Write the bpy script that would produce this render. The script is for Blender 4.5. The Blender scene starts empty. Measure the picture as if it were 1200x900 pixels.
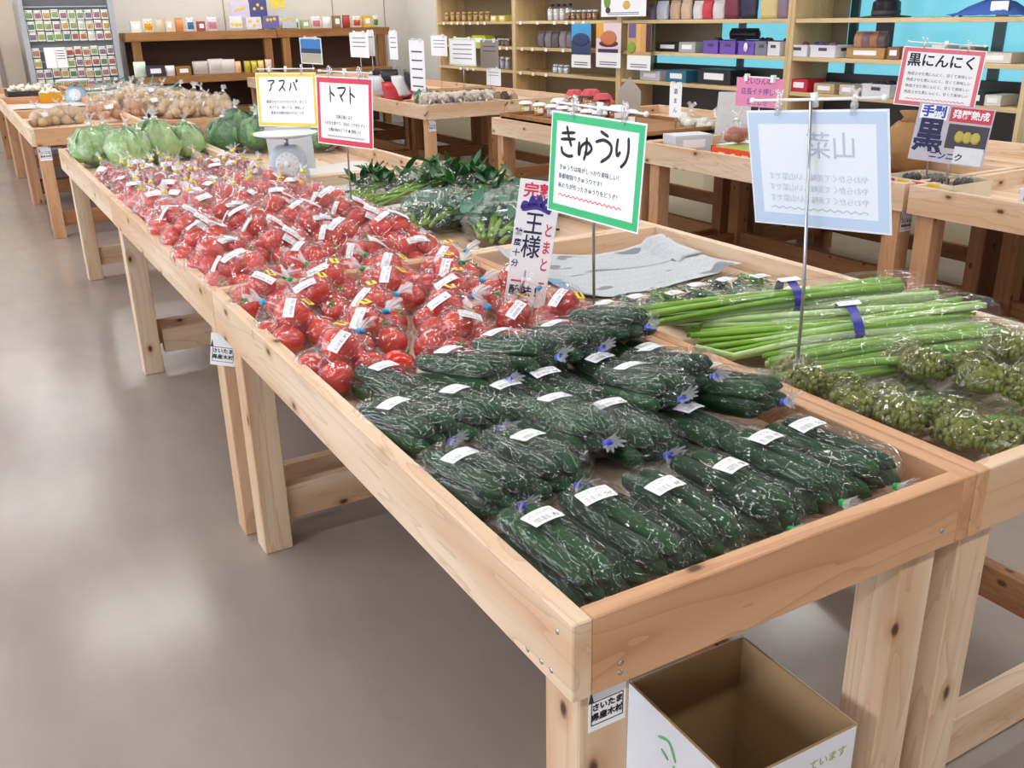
import bpy, bmesh, math, random
import numpy as np
from mathutils import Vector, Matrix, noise

SC = bpy.context.scene
COL = SC.collection
PI = math.pi

# ------------------------------------------------------------------ camera
CAM_P = (-0.5428, -0.8113, 1.5013)
CAM_AZ, CAM_EL, CAM_RO, CAM_F = 0.51875, -0.37214, -0.01925, 1107.3   # focal length in pixels of a 1200 wide frame
def cam_axes():
    a, e, o = CAM_AZ, CAM_EL, CAM_RO
    f = Vector((math.sin(a)*math.cos(e), math.cos(a)*math.cos(e), math.sin(e)))
    r = Vector((math.cos(a), -math.sin(a), 0)); u = r.cross(f)
    return math.cos(o)*r + math.sin(o)*u, -math.sin(o)*r + math.cos(o)*u, f
_r, _u, _f = cam_axes()
cd = bpy.data.cameras.new('camera'); cam = bpy.data.objects.new('camera', cd); COL.objects.link(cam)
cd.sensor_width = 36; cd.sensor_fit = 'HORIZONTAL'; cd.lens = CAM_F*36/1200; cd.clip_start = 0.05
M = Matrix((( _r.x, _u.x, -_f.x, CAM_P[0]), (_r.y, _u.y, -_f.y, CAM_P[1]), (_r.z, _u.z, -_f.z, CAM_P[2]), (0, 0, 0, 1)))
cam.matrix_world = M
SC.camera = cam

# ------------------------------------------------------------------ world, exposure
def srgb(h):
    if isinstance(h, str):
        h = h.lstrip('#'); h = [int(h[i:i+2], 16)/255 for i in (0, 2, 4)]
    return tuple(((c/12.92) if c <= 0.04045 else ((c+0.055)/1.055)**2.4) for c in h)
w = bpy.data.worlds.new('daylight'); SC.world = w; w.use_nodes = True
bg = w.node_tree.nodes['Background']; bg.inputs[0].default_value = (0.86, 0.92, 1.0, 1); bg.inputs[1].default_value = 5.2
SC.view_settings.view_transform = 'Standard'; SC.view_settings.look = 'None'
SC.view_settings.gamma = 1; SC.view_settings.exposure = 0.0; SC.view_settings.use_curve_mapping = False
SC.cycles.transparent_max_bounces = 24
SC.cycles.max_bounces = 7; SC.cycles.caustics_reflective = False; SC.cycles.caustics_refractive = False
SC.cycles.sample_clamp_indirect = 4
SC.cycles.use_denoising = True
LAMP_POWER = 15.0
LAMPS = [(x+(.75 if j % 2 else 0), y) for x in (-2.4, -0.6, 1.2, 3.0, 4.6) for j, y in enumerate((-1.4, 1.0, 3.4, 5.8, 8.2, 10.4, 12.2))]  # ceiling lamps out of view; farthest row added to brighten the back wall

# ------------------------------------------------------------------ material helpers
MATS = {}
def nt(name):
    m = bpy.data.materials.new(name); m.use_nodes = True
    n = m.node_tree.nodes; l = m.node_tree.links
    return m, n, l, n['Principled BSDF']
def pm(name, col, rough=0.5, metal=0.0, spec=0.5, var=0.0, vscale=8.0, bump=0.0, bscale=60.0, emit=None, estr=0, trans=0, coat=0):
    """a principled material, colour broken up by noise"""
    if name in MATS: return MATS[name]
    m, n, l, b = nt(name)
    c = srgb(col)
    b.inputs['Roughness'].default_value = rough; b.inputs['Metallic'].default_value = metal
    b.inputs['Specular IOR Level'].default_value = spec
    b.inputs['Transmission Weight'].default_value = trans; b.inputs['Coat Weight'].default_value = coat
    tc = n.new('ShaderNodeTexCoord')
    if var > 0:
        no = n.new('ShaderNodeTexNoise'); no.inputs['Scale'].default_value = vscale; no.inputs['Detail'].default_value = 3
        l.new(tc.outputs['Object'], no.inputs['Vector'])
        mx = n.new('ShaderNodeMix'); mx.data_type = 'RGBA'
        mx.inputs[6].default_value = (*[max(0, x*(1-var)) for x in c], 1); mx.inputs[7].default_value = (*[min(1, x*(1+var)) for x in c], 1)
        l.new(no.outputs['Fac'], mx.inputs[0]); l.new(mx.outputs[2], b.inputs['Base Color'])
    else:
        b.inputs['Base Color'].default_value = (*c, 1)
    if bump > 0:
        nb = n.new('ShaderNodeTexNoise'); nb.inputs['Scale'].default_value = bscale; nb.inputs['Detail'].default_value = 2
        l.new(tc.outputs['Object'], nb.inputs['Vector'])
        bp = n.new('ShaderNodeBump'); bp.inputs['Strength'].default_value = bump; bp.inputs['Distance'].default_value = 0.01
        l.new(nb.outputs['Fac'], bp.inputs['Height']); l.new(bp.outputs[0], b.inputs['Normal'])
    if emit:
        b.inputs['Emission Color'].default_value = (*srgb(emit), 1); b.inputs['Emission Strength'].default_value = estr
    MATS[name] = m; return m

def math_node(n, l, op, a, b=None, clamp=False):
    x = n.new('ShaderNodeMath'); x.operation = op; x.use_clamp = clamp
    for i, v in enumerate((a, b)):
        if v is None: continue
        if isinstance(v, (int, float)): x.inputs[i].default_value = v
        else: l.new(v, x.inputs[i])
    return x.outputs[0]
def mixc(n, l, fac, a, b):
    x = n.new('ShaderNodeMix'); x.data_type = 'RGBA'
    if isinstance(fac, (int, float)): x.inputs[0].default_value = fac
    else: l.new(fac, x.inputs[0])
    for i, v in ((6, a), (7, b)):
        if isinstance(v, tuple): x.inputs[i].default_value = (*v[:3], 1)
        else: l.new(v, x.inputs[i])
    return x.outputs[2]

def wood(name, light, mid, dark, knots=True, rough=0.55):
    """cedar board, grain along the object's local X; every board takes its own shift and tint"""
    if name in MATS: return MATS[name]
    m, n, l, b = nt(name)
    tc = n.new('ShaderNodeTexCoord'); oi = n.new('ShaderNodeObjectInfo')
    sh = n.new('ShaderNodeVectorMath'); sh.operation = 'MULTIPLY_ADD'
    cx = n.new('ShaderNodeCombineXYZ')
    for i, k in enumerate((37.0, 11.0, 23.0)):
        l.new(math_node(n, l, 'MULTIPLY', oi.outputs['Random'], k), cx.inputs[i])
    add = n.new('ShaderNodeVectorMath'); add.operation = 'ADD'
    l.new(tc.outputs['Object'], add.inputs[0]); l.new(cx.outputs[0], add.inputs[1])
    mp = n.new('ShaderNodeMapping'); mp.inputs['Scale'].default_value = (0.55, 6, 6)
    l.new(add.outputs[0], mp.inputs[0])
    n1 = n.new('ShaderNodeTexNoise'); n1.inputs['Scale'].default_value = 1.6; n1.inputs['Detail'].default_value = 3; n1.inputs['Distortion'].default_value = 0.6
    l.new(mp.outputs[0], n1.inputs['Vector'])
    rings = math_node(n, l, 'FRACT', math_node(n, l, 'MULTIPLY', n1.outputs['Fac'], 9.0))
    n2 = n.new('ShaderNodeTexNoise'); n2.inputs['Scale'].default_value = 3.0; n2.inputs['Detail'].default_value = 4
    mp2 = n.new('ShaderNodeMapping'); mp2.inputs['Scale'].default_value = (1.2, 60, 60); l.new(add.outputs[0], mp2.inputs[0]); l.new(mp2.outputs[0], n2.inputs['Vector'])
    tone = n.new('ShaderNodeTexNoise'); tone.inputs['Scale'].default_value = 1.0; mp3 = n.new('ShaderNodeMapping'); mp3.inputs['Scale'].default_value = (0.8, 9, 9)
    l.new(add.outputs[0], mp3.inputs[0]); l.new(mp3.outputs[0], tone.inputs['Vector'])
    tr = n.new('ShaderNodeValToRGB'); tr.color_ramp.elements[0].position = 0.38; tr.color_ramp.elements[1].position = 0.66
    l.new(math_node(n, l, 'ADD', tone.outputs['Fac'], math_node(n, l, 'MULTIPLY', math_node(n, l, 'SUBTRACT', oi.outputs['Random'], 0.5), 0.22)), tr.inputs[0])
    base = mixc(n, l, tr.outputs[0], srgb(light), srgb(mid))
    line = math_node(n, l, 'POWER', rings, 5.0)
    col = mixc(n, l, math_node(n, l, 'MULTIPLY', line, 0.42), base, srgb(dark))
    col = mixc(n, l, math_node(n, l, 'MULTIPLY', n2.outputs['Fac'], 0.22), col, srgb(mid))
    if knots:
        sx = n.new('ShaderNodeSeparateXYZ'); l.new(add.outputs[0], sx.inputs[0])
        ck = n.new('ShaderNodeCombineXYZ'); l.new(math_node(n, l, 'MULTIPLY', sx.outputs[0], 4.4), ck.inputs[0])
        l.new(math_node(n, l, 'MULTIPLY', math_node(n, l, 'ADD', sx.outputs[1], sx.outputs[2]), 8.0), ck.inputs[1])
        vo = n.new('ShaderNodeTexVoronoi'); vo.voronoi_dimensions = '2D'; vo.inputs['Scale'].default_value = 1.0; vo.inputs['Randomness'].default_value = 1.0
        nw = n.new('ShaderNodeTexNoise'); nw.inputs['Scale'].default_value = 30.0; l.new(add.outputs[0], nw.inputs['Vector'])
        l.new(ck.outputs[0], vo.inputs['Vector'])
        d = math_node(n, l, 'ADD', vo.outputs['Distance'], math_node(n, l, 'MULTIPLY', math_node(n, l, 'SUBTRACT', nw.outputs['Fac'], 0.5), 0.07))
        kr = n.new('ShaderNodeValToRGB'); e = kr.color_ramp.elements
        e[0].position = 0.035; e[0].color = (1, 1, 1, 1); e[1].position = 0.085; e[1].color = (0, 0, 0, 1)
        l.new(d, kr.inputs[0])
        halo = n.new('ShaderNodeValToRGB'); e = halo.color_ramp.elements
        e[0].position = 0.07; e[0].color = (1, 1, 1, 1); e[1].position = 0.20; e[1].color = (0, 0, 0, 1); l.new(d, halo.inputs[0])
        sel = math_node(n, l, 'GREATER_THAN', vo.outputs['Color'], 0.50)
        col = mixc(n, l, math_node(n, l, 'MULTIPLY', math_node(n, l, 'MULTIPLY', halo.outputs[0], sel), 0.45), col, srgb('#a2703f'))
        col = mixc(n, l, math_node(n, l, 'MULTIPLY', math_node(n, l, 'MULTIPLY', kr.outputs[0], sel), 0.9), col, srgb('#3d2415'))
    l.new(col, b.inputs['Base Color'])
    b.inputs['Roughness'].default_value = rough; b.inputs['Specular IOR Level'].default_value = 0.3
    bp = n.new('ShaderNodeBump'); bp.inputs['Strength'].default_value = 0.15; bp.inputs['Distance'].default_value = 0.002
    l.new(n2.outputs['Fac'], bp.inputs['Height']); l.new(bp.outputs[0], b.inputs['Normal'])
    MATS[name] = m; return m

def film(name, haze=0.02, wr=1.0, scale=(9, 9, 9), rough=0.10, fac0=0.05, edge=0.4, dist=0.012, axis_wave=0.0):
    """clear crinkled plastic film: see-through and glossy, sharp creases, a little milky"""
    if name in MATS: return MATS[name]
    m, n, l, b = nt(name); n.remove(b); out = n['Material Output']
    tc = n.new('ShaderNodeTexCoord'); oi = n.new('ShaderNodeObjectInfo')
    mp = n.new('ShaderNodeMapping'); mp.inputs['Scale'].default_value = scale; l.new(tc.outputs['Object'], mp.inputs[0])
    cx = n.new('ShaderNodeCombineXYZ'); l.new(math_node(n, l, 'MULTIPLY', oi.outputs['Random'], 50.0), cx.inputs[0]); l.new(cx.outputs[0], mp.inputs['Location'])
    def ridge(sc, dis, src):
        no = n.new('ShaderNodeTexNoise'); no.inputs['Scale'].default_value = sc; no.inputs['Detail'].default_value = 1.5; no.inputs['Distortion'].default_value = dis
        l.new(src, no.inputs['Vector'])
        return math_node(n, l, 'SUBTRACT', 1.0, math_node(n, l, 'ABSOLUTE', math_node(n, l, 'SUBTRACT', math_node(n, l, 'MULTIPLY', no.outputs['Fac'], 2.0), 1.0)))
    mp2 = n.new('ShaderNodeMapping'); mp2.inputs['Rotation'].default_value = (0.5, 0.3, 0.7); l.new(mp.outputs[0], mp2.inputs[0])
    h = math_node(n, l, 'ADD', ridge(1.6, 1.2, mp.outputs[0]), math_node(n, l, 'MULTIPLY', ridge(3.4, 0.8, mp2.outputs[0]), 0.32))
    bp = n.new('ShaderNodeBump'); bp.inputs['Strength'].default_value = wr; bp.inputs['Distance'].default_value = dist
    l.new(h, bp.inputs['Height'])
    gl = n.new('ShaderNodeBsdfGlossy'); gl.inputs['Roughness'].default_value = rough; l.new(bp.outputs[0], gl.inputs['Normal'])
    tr = n.new('ShaderNodeBsdfTransparent'); tr.inputs[0].default_value = (1, 1, 1, 1)
    df = n.new('ShaderNodeBsdfDiffuse'); df.inputs[0].default_value = (0.9, 0.9, 0.93, 1)
    lw = n.new('ShaderNodeLayerWeight'); lw.inputs['Blend'].default_value = 0.3; l.new(bp.outputs[0], lw.inputs['Normal'])
    fac = math_node(n, l, 'ADD', math_node(n, l, 'MULTIPLY', math_node(n, l, 'POWER', lw.outputs['Facing'], 2.5), edge), fac0, True)
    m1 = n.new('ShaderNodeMixShader'); l.new(fac, m1.inputs[0]); l.new(tr.outputs[0], m1.inputs[1]); l.new(gl.outputs[0], m1.inputs[2])
    m2 = n.new('ShaderNodeMixShader'); m2.inputs[0].default_value = haze; l.new(m1.outputs[0], m2.inputs[1]); l.new(df.outputs[0], m2.inputs[2])
    l.new(m2.outputs[0], out.inputs[0])
    MATS[name] = m; return m

def printed(name, ground, kind='label', ink='#25262c', accent='#c23a3a'):
    """flat print on paper from the sheet's own UV: bar codes, lines of small type, pictures in blocks"""
    if name in MATS: return MATS[name]
    m, n, l, b = nt(name)
    uv = n.new('ShaderNodeUVMap'); sp = n.new('ShaderNodeSeparateXYZ'); l.new(uv.outputs[0], sp.inputs[0]); U, V = sp.outputs[0], sp.outputs[1]
    oi = n.new('ShaderNodeObjectInfo')
    def between(x, a, c): return math_node(n, l, 'MULTIPLY', math_node(n, l, 'GREATER_THAN', x, a), math_node(n, l, 'LESS_THAN', x, c))
    def nz(su, sv, off=0.0):
        mp = n.new('ShaderNodeMapping'); mp.inputs['Scale'].default_value = (su, sv, 1); l.new(uv.outputs[0], mp.inputs[0])
        cx = n.new('ShaderNodeCombineXYZ'); l.new(math_node(n, l, 'ADD', math_node(n, l, 'MULTIPLY', oi.outputs['Random'], 40.0), off), cx.inputs[2]); l.new(cx.outputs[0], mp.inputs['Location'])
        t = n.new('ShaderNodeTexNoise'); t.inputs['Scale'].default_value = 1.0; t.inputs['Detail'].default_value = 1; l.new(mp.outputs[0], t.inputs['Vector']); return t
    if kind == 'label':
        bars = math_node(n, l, 'GREATER_THAN', math_node(n, l, 'SINE', math_node(n, l, 'MULTIPLY', nz(40, 0.01).outputs['Fac'], 60.0)), 0.1)
        mask = math_node(n, l, 'MULTIPLY', bars, math_node(n, l, 'MULTIPLY', between(V, 0.12, 0.46), between(U, 0.08, 0.62)))
        price = math_node(n, l, 'MULTIPLY', math_node(n, l, 'GREATER_THAN', nz(26, 7, 3).outputs['Fac'], 0.5), math_node(n, l, 'MULTIPLY', between(V, 0.12, 0.42), between(U, 0.70, 0.93)))
        tl = math_node(n, l, 'MULTIPLY', math_node(n, l, 'GREATER_THAN', nz(34, 12, 7).outputs['Fac'], 0.52), math_node(n, l, 'MULTIPLY', between(V, 0.58, 0.88), between(U, 0.08, 0.92)))
        mask = math_node(n, l, 'MAXIMUM', mask, math_node(n, l, 'MAXIMUM', price, math_node(n, l, 'MULTIPLY', tl, 0.6)))
        col = mixc(n, l, math_node(n, l, 'MULTIPLY', mask, 0.8), srgb(ground), srgb(ink))
    elif kind == 'type':
        rows = math_node(n, l, 'GREATER_THAN', math_node(n, l, 'FRACT', math_node(n, l, 'MULTIPLY', V, 9.0)), 0.45)
        mask = math_node(n, l, 'MULTIPLY', math_node(n, l, 'MULTIPLY', rows, math_node(n, l, 'GREATER_THAN', nz(40, 18).outputs['Fac'], 0.47)), math_node(n, l, 'MULTIPLY', between(U, 0.08, 0.92), between(V, 0.08, 0.92)))
        col = mixc(n, l, math_node(n, l, 'MULTIPLY', mask, 0.55), srgb(ground), srgb(ink))
    elif kind == 'news':
        rows = math_node(n, l, 'GREATER_THAN', math_node(n, l, 'FRACT', math_node(n, l, 'MULTIPLY', V, 70.0)), 0.4)
        mask = math_node(n, l, 'MULTIPLY', rows, math_node(n, l, 'GREATER_THAN', nz(90, 60).outputs['Fac'], 0.46))
        cols_ = math_node(n, l, 'GREATER_THAN', math_node(n, l, 'FRACT', math_node(n, l, 'MULTIPLY', V, 9.0)), 0.1)
        mask = math_node(n, l, 'MULTIPLY', math_node(n, l, 'MULTIPLY', mask, cols_), math_node(n, l, 'MULTIPLY', between(U, 0.03, 0.97), between(V, 0.03, 0.97)))
        col = mixc(n, l, math_node(n, l, 'MULTIPLY', mask, 0.22), srgb(ground), srgb(ink))
        t = nz(5, 7, 11)
        pr = n.new('ShaderNodeValToRGB'); pr.color_ramp.elements[0].position = 0.64; pr.color_ramp.elements[1].position = 0.67; l.new(t.outputs['Fac'], pr.inputs[0])
        col = mixc(n, l, math_node(n, l, 'MULTIPLY', pr.outputs[0], 0.75), col, srgb('#4d545c'))
        blue = math_node(n, l, 'MULTIPLY', between(U, 0.0, 0.1), between(V, 0.0, 0.32))
        col = mixc(n, l, math_node(n, l, 'MULTIPLY', blue, 0.8), col, srgb('#4b8fc0'))
    elif kind == 'packet':   # picture packet: tinted top band, blotchy picture, white foot
        t = nz(3.2, 3.0, 2); t2 = nz(7, 6, 9)
        hue = n.new('ShaderNodeHueSaturation'); hue.inputs['Color'].default_value = (*srgb(accent), 1)
        l.new(math_node(n, l, 'ADD', math_node(n, l, 'MULTIPLY', t2.outputs['Fac'], 0.5), 0.25), hue.inputs['Hue'])
        pic = mixc(n, l, math_node(n, l, 'GREATER_THAN', t.outputs['Fac'], 0.5), hue.outputs[0], srgb(accent))
        col = mixc(n, l, math_node(n, l, 'MULTIPLY', between(V, 0.16, 0.72), between(U, 0.08, 0.92)), srgb(ground), pic)
        tx = math_node(n, l, 'MULTIPLY', math_node(n, l, 'GREATER_THAN', nz(14, 14, 5).outputs['Fac'], 0.52), between(V, 0.78, 0.92))
        col = mixc(n, l, math_node(n, l, 'MULTIPLY', tx, 0.8), col, srgb(ink))
    l.new(col, b.inputs['Base Color']); b.inputs['Roughness'].default_value = 0.45; b.inputs['Specular IOR Level'].default_value = 0.3
    MATS[name] = m; return m

# ------------------------------------------------------------------ mesh helpers
class MB:
    def __init__(s): s.v = []; s.f = []; s.uv = {}
    def add(s, vs, fs):
        o = len(s.v); s.v += [tuple(x) for x in vs]; s.f += [tuple(i+o for i in f) for f in fs]; return s
    def box(s, c, d, rot=None):
        hx, hy, hz = d[0]/2, d[1]/2, d[2]/2
        vs = [Vector((sx*hx, sy*hy, sz*hz)) for sx in (-1, 1) for sy in (-1, 1) for sz in (-1, 1)]
        if rot is not None: vs = [rot @ v for v in vs]
        vs = [v+Vector(c) for v in vs]
        return s.add(vs, [(0, 1, 3, 2), (4, 6, 7, 5), (0, 4, 5, 1), (2, 3, 7, 6), (0, 2, 6, 4), (1, 5, 7, 3)])
    def grid(s, P, closed_u=False, cap0=False, cap1=False):
        """P[row][col] points"""
        R_, C_ = len(P), len(P[0]); o = len(s.v)
        for row in P: s.v += [tuple(p) for p in row]
        for i in range(R_-1):
            for j in range(C_ if closed_u else C_-1):
                k = (j+1) % C_
                s.f.append((o+i*C_+j, o+i*C_+k, o+(i+1)*C_+k, o+(i+1)*C_+j))
        if cap0: s.f.append(tuple(o+j for j in reversed(range(C_))))
        if cap1: s.f.append(tuple(o+(R_-1)*C_+j for j in range(C_)))
        return s
    def tube(s, pts, rads, n=8, cap=True):
        pts = [Vector(p) for p in pts]
        if not isinstance(rads, (list, tuple)): rads = [rads]*len(pts)
        rows = []; prev = None
        for i, p in enumerate(pts):
            t = (pts[min(i+1, len(pts)-1)]-pts[max(i-1, 0)]).normalized()
            if prev is None:
                a = Vector((0, 0, 1)) if abs(t.z) < 0.9 else Vector((1, 0, 0))
                x = t.cross(a).normalized()
            else:
                x = (prev - t*prev.dot(t)).normalized()
            y = t.cross(x); prev = x
            rows.append([p+rads[i]*(math.cos(2*PI*k/n)*x+math.sin(2*PI*k/n)*y) for k in range(n)])
        return s.grid(rows, True, cap, cap)
    def lathe(s, prof, c=(0, 0, 0), n=16, cap0=True, cap1=True):
        rows = [[(c[0]+r*math.cos(2*PI*k/n), c[1]+r*math.sin(2*PI*k/n), c[2]+z) for k in range(n)] for r, z in prof]
        return s.grid(rows, True, cap0, cap1)
    def ball(s, c, r, nu=12, nv=8):
        if not isinstance(r, (tuple, list)): r = (r, r, r)
        rows = []
        for i in range(nv+1):
            t = PI*i/nv; q = max(1e-3, math.sin(t))
            rows.append([(c[0]+r[0]*q*math.cos(2*PI*k/nu), c[1]+r[1]*q*math.sin(2*PI*k/nu), c[2]-r[2]*math.cos(t)) for k in range(nu)])
        return s.grid(rows, True, True, True)
    def mesh(s, name, mat=None, smooth=True, uvs=None):
        me = bpy.data.meshes.new(name); me.from_pydata(s.v, [], s.f); me.update()
        if uvs is not None:
            ul = me.uv_layers.new(name='UVMap')
            for lp in me.loops: ul.data[lp.index].uv = uvs[lp.vertex_index]
        if smooth:
            me.polygons.foreach_set('use_smooth', [True]*len(me.polygons))
        if mat is not None: me.materials.append(mat)
        return me
    def build(s, name, mat, parent=None, smooth=True, loc=(0, 0, 0), uvs=None):
        return link(name, s.mesh(name, mat, smooth, uvs), parent, loc)

def link(name, me, parent=None, loc=(0, 0, 0), rot=(0, 0, 0), scale=None):
    o = bpy.data.objects.new(name, me); COL.objects.link(o); o.parent = parent
    o.location = loc; o.rotation_euler = rot
    if scale is not None: o.scale = scale
    return o
def empty(name, loc=(0, 0, 0), rot=(0, 0, 0)):
    o = bpy.data.objects.new(name, None); COL.objects.link(o); o.location = loc; o.rotation_euler = rot; o.empty_display_size = 0.05
    return o
def tag(o, label=None, cat=None, group=None, kind=None):
    if label: o['label'] = label
    if cat: o['category'] = cat
    if group: o['group'] = group
    if kind: o['kind'] = kind
    return o
def copy_tree(o, parent=None):
    c = o.copy(); COL.objects.link(c); c.parent = parent
    for ch in KIDS(o): copy_tree(ch, c)
    return c
def KIDS(o): return [x for x in o.children]

BOXES = {}
def cbox(dx, dy, dz, bev=0.002):
    """chamfered box mesh, shared between boards of one size"""
    k = (round(dx, 4), round(dy, 4), round(dz, 4), bev)
    if k in BOXES: return BOXES[k]
    bm = bmesh.new(); bmesh.ops.create_cube(bm, size=1)
    bmesh.ops.scale(bm, vec=(dx, dy, dz), verts=bm.verts)
    bmesh.ops.bevel(bm, geom=bm.edges[:], offset=min(bev, dx*.3, dy*.3, dz*.3), segments=1, affect='EDGES')
    me = bpy.data.meshes.new('board'); bm.to_mesh(me); bm.free(); BOXES[k] = me; return me
def board(name, size, center, parent, mat, axis='X', bev=0.002):
    """a board whose grain (local X) runs along the given axis; size is given in parent axes"""
    sx, sy, sz = size
    if axis == 'X': d, rot = (sx, sy, sz), (0, 0, 0)
    elif axis == 'Y': d, rot = (sy, sx, sz), (0, 0, PI/2)
    else: d, rot = (sz, sy, sx), (0, -PI/2, 0)
    k = ('m', d, mat.name, bev)
    if k not in BOXES:
        me = cbox(*d, bev).copy(); me.materials.append(mat); BOXES[k] = me
    return link(name, BOXES[k], parent, center, rot)

def pz(x, y, z):
    d = _f + _r*((x-600)/CAM_F) + _u*((450-y)/CAM_F); k = (z-CAM_P[2])/d.z
    return Vector(CAM_P)+d*k
def pX(x, y, X):
    d = _f + _r*((x-600)/CAM_F) + _u*((450-y)/CAM_F); return Vector(CAM_P)+d*((X-CAM_P[0])/d.x)
def pY(x, y, Y):
    d = _f + _r*((x-600)/CAM_F) + _u*((450-y)/CAM_F); return Vector(CAM_P)+d*((Y-CAM_P[1])/d.y)

FONT_CACHE = {}
def text_mesh(s, size, mat, align='CENTER', bold=0.0, depth=0.0004):
    k = (s, size, mat.name, align, bold)
    if k in FONT_CACHE: return FONT_CACHE[k]
    cu = bpy.data.curves.new('lettering', 'FONT'); cu.body = s; cu.size = size; cu.align_x = align; cu.align_y = 'CENTER'
    cu.extrude = depth; cu.offset = bold; cu.resolution_u = 3
    o = bpy.data.objects.new('lettering', cu); COL.objects.link(o)
    dg = bpy.context.evaluated_depsgraph_get(); me = bpy.data.meshes.new_from_object(o.evaluated_get(dg))
    bpy.data.objects.remove(o); bpy.data.curves.remove(cu)
    me.materials.clear(); me.materials.append(mat); FONT_CACHE[k] = me
    return me
def text(s, size, mat, parent, loc, rot=(0, 0, 0), align='CENTER', bold=0.0, name='lettering', scale=None):
    return link(name, text_mesh(s, size, mat, align, bold), parent, loc, rot, scale)

def stroke_mesh(strokes, width, z=0.0, depth=0.0006):
    """hand-drawn pen strokes: flat ribbons with round ends in the local XY plane"""
    mb = MB()
    for st in strokes:
        pts = [Vector((p[0], p[1], 0)) for p in st]
        # smooth with a Catmull-Rom curve
        q = []
        for i in range(len(pts)-1):
            p0, p1, p2, p3 = pts[max(i-1, 0)], pts[i], pts[i+1], pts[min(i+2, len(pts)-1)]
            for k in range(4):
                t = k/4
                q.append(0.5*((2*p1)+(p2-p0)*t+(2*p0-5*p1+4*p2-p3)*t*t+(3*p1-p0-3*p2+p3)*t**3))
        q.append(pts[-1])
        top = []
        for i, p in enumerate(q):
            t = (q[min(i+1, len(q)-1)]-q[max(i-1, 0)]).normalized(); nrm = Vector((-t.y, t.x, 0))
            w_ = width*(0.55 if i in (0, len(q)-1) else 1.0)
            top.append((p-nrm*w_/2, p+nrm*w_/2))
        rows = [[(a.x, a.y, z), (a.x, a.y, z+depth), (b_.x, b_.y, z+depth), (b_.x, b_.y, z)] for a, b_ in top]
        mb.grid(rows, True, True, True)
    return mb
# ------------------------------------------------------------------ common materials
CEDAR = wood('cedar_board', '#e4ceb5', '#d0ab8a', '#a87f5d')
CEDAR_RED = wood('cedar_heartwood_board', '#d2a682', '#be8d67', '#966440')
CEDAR_DARK = wood('cedar_dark_board', '#a5764f', '#8a5c3c', '#5f3a25')  # darker cedar for stretchers, rear legs and back-row legs
PINE = wood('pale_shelf_wood', '#dcc7a0', '#cdb284', '#b0905e', knots=False)
BROWN = wood('brown_stained_wood', '#a5784a', '#8a5f38', '#5f3f24', knots=False)
def floor_mat():
    m, n, l, b = nt('polished_concrete')
    tc = n.new('ShaderNodeTexCoord')
    a = n.new('ShaderNodeTexNoise'); a.inputs['Scale'].default_value = 1.3; a.inputs['Detail'].default_value = 6; a.inputs['Roughness'].default_value = 0.6
    c = n.new('ShaderNodeTexNoise'); c.inputs['Scale'].default_value = 14; c.inputs['Detail'].default_value = 4
    mp = n.new('ShaderNodeMapping'); mp.inputs['Scale'].default_value = (1, 0.35, 1); mp.inputs['Rotation'].default_value = (0, 0, 0.5)
    l.new(tc.outputs['Object'], a.inputs['Vector']); l.new(tc.outputs['Object'], mp.inputs[0]); l.new(mp.outputs[0], c.inputs['Vector'])
    f = math_node(n, l, 'ADD', math_node(n, l, 'MULTIPLY', a.outputs['Fac'], 0.7), math_node(n, l, 'MULTIPLY', c.outputs['Fac'], 0.3))
    r = n.new('ShaderNodeValToRGB'); e = r.color_ramp.elements
    e[0].position = 0.33; e[0].color = (*srgb('#958b85'), 1); e[1].position = 0.68; e[1].color = (*srgb('#a3988f'), 1)
    l.new(f, r.inputs[0]); l.new(r.outputs[0], b.inputs['Base Color'])
    rr = n.new('ShaderNodeMapRange'); rr.inputs['To Min'].default_value = 0.16; rr.inputs['To Max'].default_value = 0.25; l.new(f, rr.inputs['Value']); l.new(rr.outputs[0], b.inputs['Roughness'])
    b.inputs['Specular IOR Level'].default_value = 0.5
    bp = n.new('ShaderNodeBump'); bp.inputs['Strength'].default_value = 0.04; l.new(c.outputs['Fac'], bp.inputs['Height']); l.new(bp.outputs[0], b.inputs['Normal'])
    return m
FLOOR = floor_mat()
WALLM = pm('painted_wall', '#d4d1ca', 0.8, var=0.03, vscale=1.5)
WALLB = pm('painted_wall_brownish', '#c2b3a4', 0.8, var=0.03, vscale=1.5)
CEILM = pm('ceiling_board', '#77777a', 0.9)
METAL = pm('steel', '#b9bcc2', 0.3, 0.9)
DARKM = pm('dark_metal', '#4a4b50', 0.5, 0.3)
WHITEP = pm('white_plastic', '#eceef2', 0.35)
CREAM = pm('cream_panel', '#d8cfb0', 0.6, var=0.03)
PAPER = pm('white_paper', '#f4f6fc', 0.55)
INK = pm('black_ink', '#1c1c26', 0.7)
INKG = pm('grey_ink', '#4a4c5c', 0.7)
REDI = pm('red_ink', '#d83a55', 0.7)
PURPI = pm('purple_ink', '#4a3f9c', 0.7)

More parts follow.
